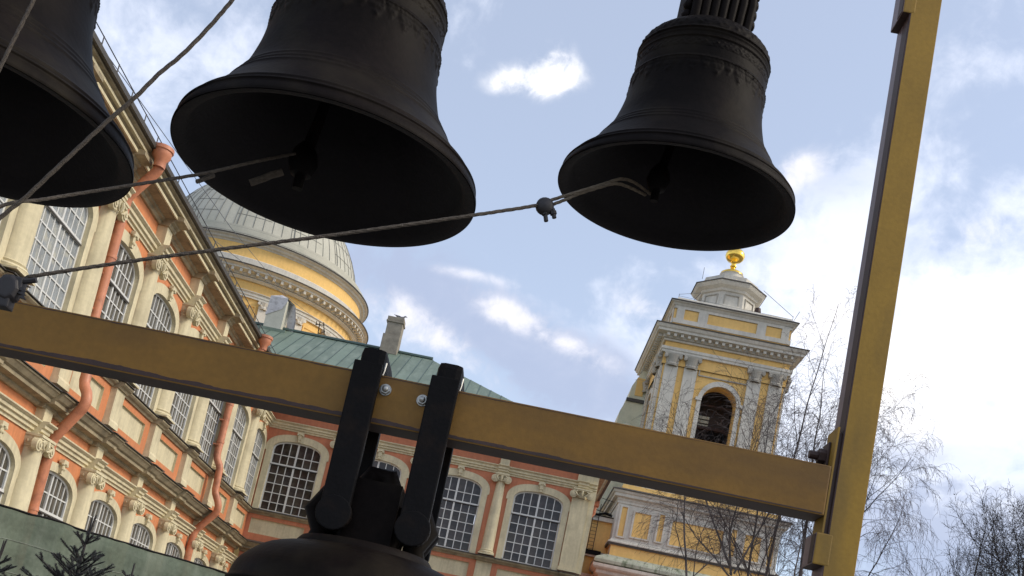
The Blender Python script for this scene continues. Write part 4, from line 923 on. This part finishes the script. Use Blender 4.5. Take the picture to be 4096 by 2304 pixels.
def clamp(loc,rz,label,s=1.0):
    t=root('rope_clamp',loc,0,label,'clamp'); t.rotation_euler=rz
    m=MB(); m.lathe([(0,-.022),(.022,-.020),(.034,-.008),(.036,.006),(.030,.018),(0,.022)],(0,0,0),18)
    m.v=[(v[0]*s,v[2]*s,v[1]*s) for v in m.v]; put('clamp_body',m.data('clamp_body',M['rubber'],smooth=50),t)
    for x,l in ((-.002,.062),(.030,.05)):
        m=MB(); m.tube([(x*s,0,-.012*s),((x+.004)*s,0,-(l)*s)],.0085*s,8); m.tube([((x-.0)*s,0,-.022*s),((x+.002)*s,0,-.036*s)],.013*s,6); put('clamp_bolt',m.data('clamp_bolt',M['rubber']),t)
    return t
clamp((13.29,-49.49,3.675),(0,-.25,0),'black two-bolt cable clamp on the rope beside the smaller bell',1.0)
t=root('tensioner',(11.60,-49.93,2.785),0,'black toothed clamp on top of the beam at the left edge','clamp')
m=MB(); m.lathe([(0,-.03),(.035,-.03),(.045,-.02),(.048,.01),(.036,.028),(0,.03)],(0,0,0),9); m.v=[(v[0]*.95,v[2],v[1]*1.1) for v in m.v]; m.box(-.05,.02,-.025,.025,-.07,.0); m.box(-.02,.045,-.022,.022,.0,.045); put('clamp_body',m.data('clamp_body',M['rubber'],bevel=.006),t)
m=MB(); m.tube([(.03,-.01,.03),(.085,-.01,.047)],.010,8); put('clamp_bolt',m.data('clamp_bolt',M['rubber']),t)
m=MB()
for k in range(3): m.add([(.03+.008*k,-.02,-.0-.012*k),(.05+.006*k,-.02,.012-.014*k),(.068+.004*k,-.02,-.004-.014*k),(.03+.008*k,.0,-.0-.012*k)],[(0,1,2),(0,3,1),(1,3,2),(0,2,3)])
put('teeth',m.data('teeth',M['rubber']),t)
# thin cables strung from the left roof
CAB1=(.62,-28.8,16.3); CAB2=(-16.87,16.6)
CB=[(CAB1,tuple((a+b)/2-(.25 if k==2 else 0) for k,(a,b) in enumerate(zip(CAB1,(-3.6,10.4,25.1)))),(-3.6,10.4,25.1)),((.62,CAB2[0],CAB2[1]),(-1.4,11.2,24.1))]
for i,c3 in enumerate(CB):
    m=MB(); m.tube(c3,.012,4); tag(put('overhead_cable',m.data('overhead_cable',M['wire'])),['thin cable running above the roof rail to the green ridge','thin cable crossing low in front of the dome drum'][i],'cable')
# ================================================================== SPRUCES
def spruce(loc,top_z,rz,label,seed,scale=1.0):
    rnd=random.Random(seed); t=root('spruce_tree',(loc[0],loc[1],0),rz,label,'tree','spruces at the foot of the photo')
    m=MB(); nd=MB()
    m.tube([(0,0,0),(0,0,top_z-.3*scale),(.0,0,top_z)],[.05,.013,.006],6)
    def shoot(p,d,L_,th,lvl):
        d=d.normalized(); q=p+d*L_+Vector((0,0,.10*L_*L_)); m.tube([p,q],[th*1.8,th*1.4],5)
        ax=(q-p).normalized(); a=ax.orthogonal().normalized(); b=ax.cross(a); n=int(L_/.0013)
        for k in range(n):
            u=(k+rnd.random())/n; ph=rnd.uniform(0,2*PI); r=a*math.cos(ph)+b*math.sin(ph); l=.026*(.5+.5*scale)*rnd.uniform(.75,1.2)
            o=p+(q-p)*u; tip=o+(r*.9+ax*.6).normalized()*l; sd_=ax.cross(r)*.0034
            nd.add([o-sd_,o+sd_,tip],[(0,1,2)])
        e=q+ax*.004; nd.add([e+a*.006,e-a*.006,e+ax*.014],[(0,1,2)]); nd.add([e+b*.006,e-b*.006,e+ax*.014],[(0,1,2)])
        return q
    shoot(Vector((0,0,top_z-.30*scale)),Vector((.1,0,1)),.30*scale,.006,0)
    z=top_z-.30*scale; lvl=0
    while z>top_z-1.35:
        nb=5+min(lvl,3); L_=.17*scale+.085*lvl*scale
        for k in range(nb):
            a=2*PI*(k+rnd.random()*.5)/nb+lvl; d=Vector((math.cos(a),math.sin(a),.75-.08*lvl)); L2=L_*rnd.uniform(.8,1.15); p=Vector((0,0,z+rnd.uniform(-.03,.03)))
            q=shoot(p,d,min(L2,.9),.005,1)
            ns=int(L2/.105)
            for j in range(ns):
                u=(j+.8)/(ns+.6); o=p+(q-p)*u; sgn=1 if j%2 else -1; sdv=Vector((-math.sin(a),math.cos(a),0))*sgn
                l3=.42*L2*(1-u*.75)+.05; o2=shoot(o,d.normalized()*.75+sdv*.8+Vector((0,0,.25)),l3,.0035,1)
                if l3>.2:
                    for q3 in (.55,): shoot(o+(o2-o)*q3,d.normalized()*.9+sdv*.2+Vector((0,0,.4)),l3*.4,.003,1)
        z-=.14*scale if lvl else .19*scale; lvl+=1
    put('trunk',m.data('trunk',M['bark']),t); o=put('needles',nd.data('needles',M['needle'],recalc=False),t); o['kind']='stuff'
    return t
spruce((9.345,-43.0),2.88,0,'middle spruce top with the tall leading shoot, in front of the net',21)
spruce((8.56,-43.0),2.47,1,'spruce top at the left edge in front of the net',22,.75)
spruce((9.80,-42.8),2.52,2,'small spruce tip right of the middle spruce, in front of the net',23,.6)
# ================================================================== BARE TREES
def tree(loc,H,label,seed,lean=(0,0),fork=.42,nl=7,droop=.0,spread=.55,r0=.16,leafy=0,levels=4,lk=.5,maxseg=26000,limbs=None,name='birch_tree',dens=1.0,group='bare trees right of the tower'):
    rnd=random.Random(seed); t=root(name,(loc[0],loc[1],0),0,label,'tree',group)
    tr=MB(); tw=MB(); lf=MB(); cnt=[0]
    def grow(p,d,L_,r,lvl):
        if cnt[0]>maxseg: return
        n=max(4,int(L_/(.55 if lvl<2 else .22))); pts=[p]; rad=[r]; q=p.copy(); dd=d.normalized()
        for k in range(n):
            j=Vector((rnd.gauss(0,1),rnd.gauss(0,1),rnd.gauss(0,1)))*(.035 if lvl<1 else (.10 if lvl<2 else .16))
            g_=(.06 if lvl<3 else 0)-droop*(0 if lvl<2 else (.10 if lvl==2 else .26))
            dd=(dd+j+Vector((0,0,g_))).normalized(); q=q+dd*(L_/n); pts.append(q.copy()); rad.append(r*(1-(.93 if lvl==0 else .75)*(k+1)/n)); 
        (tr if lvl<2 else tw).tube(pts,[max(x,.0042) for x in rad],6 if lvl<1 else (4 if lvl<2 else 3),False); cnt[0]+=n
        if leafy and lvl>=2:
            for k in range(int(leafy*L_*3)):
                u=rnd.randrange(len(pts)); o=pts[u]+Vector((rnd.gauss(0,.09),rnd.gauss(0,.09),rnd.gauss(0,.09))); a=Vector((rnd.gauss(0,1),rnd.gauss(0,1),rnd.gauss(0,1))).normalized(); b=a.orthogonal().normalized()
                s_=rnd.uniform(.03,.06); lf.add([o-a*s_,o+b*s_*.6,o+a*s_,o-b*s_*.6],[(0,1,2,3)])
        if lvl>=levels: return
        nb=int((nl if lvl==0 else (5+L_*2.2 if lvl==1 else 3+L_*4.2)*dens))
        for k in range(nb):
            u=(fork+(1-fork)*(k+rnd.random())/nb) if lvl==0 else (.15+.85*(k+rnd.random())/nb)
            i=min(int(u*n),n-1); o=pts[i]+(pts[i+1]-pts[i])*(u*n-i); ax=(pts[i+1]-pts[i]).normalized()
            a=rnd.uniform(0,2*PI); pe=ax.orthogonal().normalized(); pe=(pe*math.cos(a)+ax.cross(pe)*math.sin(a))
            sp=spread*rnd.uniform(.7,1.3); nd_=(ax*math.cos(sp)+pe*math.sin(sp))
            rr_=rad[i]*(.55 if lvl==0 else .5); LL=(L_*lk*1.25*(1.25-u) if lvl==0 else L_*rnd.uniform(.34,.52))
            grow(o,nd_,LL,max(rr_,.006),lvl+1)
    d0=Vector((lean[0],lean[1],1)); grow(Vector((0,0,0)),d0,H,r0,0)
    if limbs:
        for p,d,L_,r in limbs: grow(Vector(p)-Vector((loc[0],loc[1],0)),Vector(d),L_,r,1)
    put('trunk',tr.data('trunk',M['birch'] if not leafy else M['bark'],recalc=False),t); o=put('twigs',tw.data('twigs',M['bark'] if leafy else M['twig'],recalc=False),t); o['kind']='stuff'
    if leafy: o=put('leaves',lf.data('leaves',M['leaf'],recalc=False),t); o['kind']='stuff'
    return t
tree((25.2,-8),20.5,'slender bare birch with a dark straight trunk beside the tower edge',31,(-.015,.0),.30,12,.6,.5,.15,lk=.34,maxseg=40000,levels=4,dens=.58)
tree((22.3,-9),16.0,'bare birch with fanned branches crossing the tower front',35,(.02,0),.50,8,.55,.55,.11,lk=.36,maxseg=40000,levels=4,dens=.6,limbs=[((22.6,-9,10.0),(-.75,0,1),6.5,.06),((22.7,-9,9.6),(-1.0,0,.75),4.2,.05),((22.6,-9,9.8),(-.3,0,1),6.5,.06),((22.7,-9,9.9),(.35,0,1),6,.06)])
tree((24.3,-6),18.0,'bare birch with steep upright boughs between two others near the post',38,(.0,0),.42,9,.5,.4,.12,lk=.40,maxseg=40000,levels=4,dens=.58)
tree((27.55,-8),19.0,'tall weeping birch whose drooping twigs show right of the yellow post',41,(.0,0),  .45,15,1.35,.75,.15,lk=.30,maxseg=50000,levels=4,dens=.76)
tree((25.9,-4),24.5,'tall thin birch whose top shows left of the yellow post',44,(.005,0),.5,11,.7,.5,.12,lk=.22,maxseg=40000,levels=4,dens=.5)
tree((31.45,-12),13.7,'bare dark tree with a straight trunk near the right edge',51,(-.015,0),.6,10,.0,.6,.15,lk=.34,leafy=.15,maxseg=30000,levels=3,dens=1.0,name='bare_tree',group='dark trees at the right edge')
tree((33.5,-12),13.6,'broad dark tree with clinging withered leaves at the right edge',53,(-.02,0),.55,14,.0,.6,.20,lk=.40,leafy=.7,maxseg=50000,levels=4,dens=.85,name='bare_tree',group='dark trees at the right edge')
tree((31.4,-14),10.9,'low spreading dark tree below the straight trunk at the right edge',57,(-.02,0),.62,13,-.0,.9,.15,lk=.38,leafy=.5,maxseg=40000,levels=4,dens=.65,name='bare_tree',group='dark trees at the right edge')
# render settings
SC.render.engine='CYCLES'
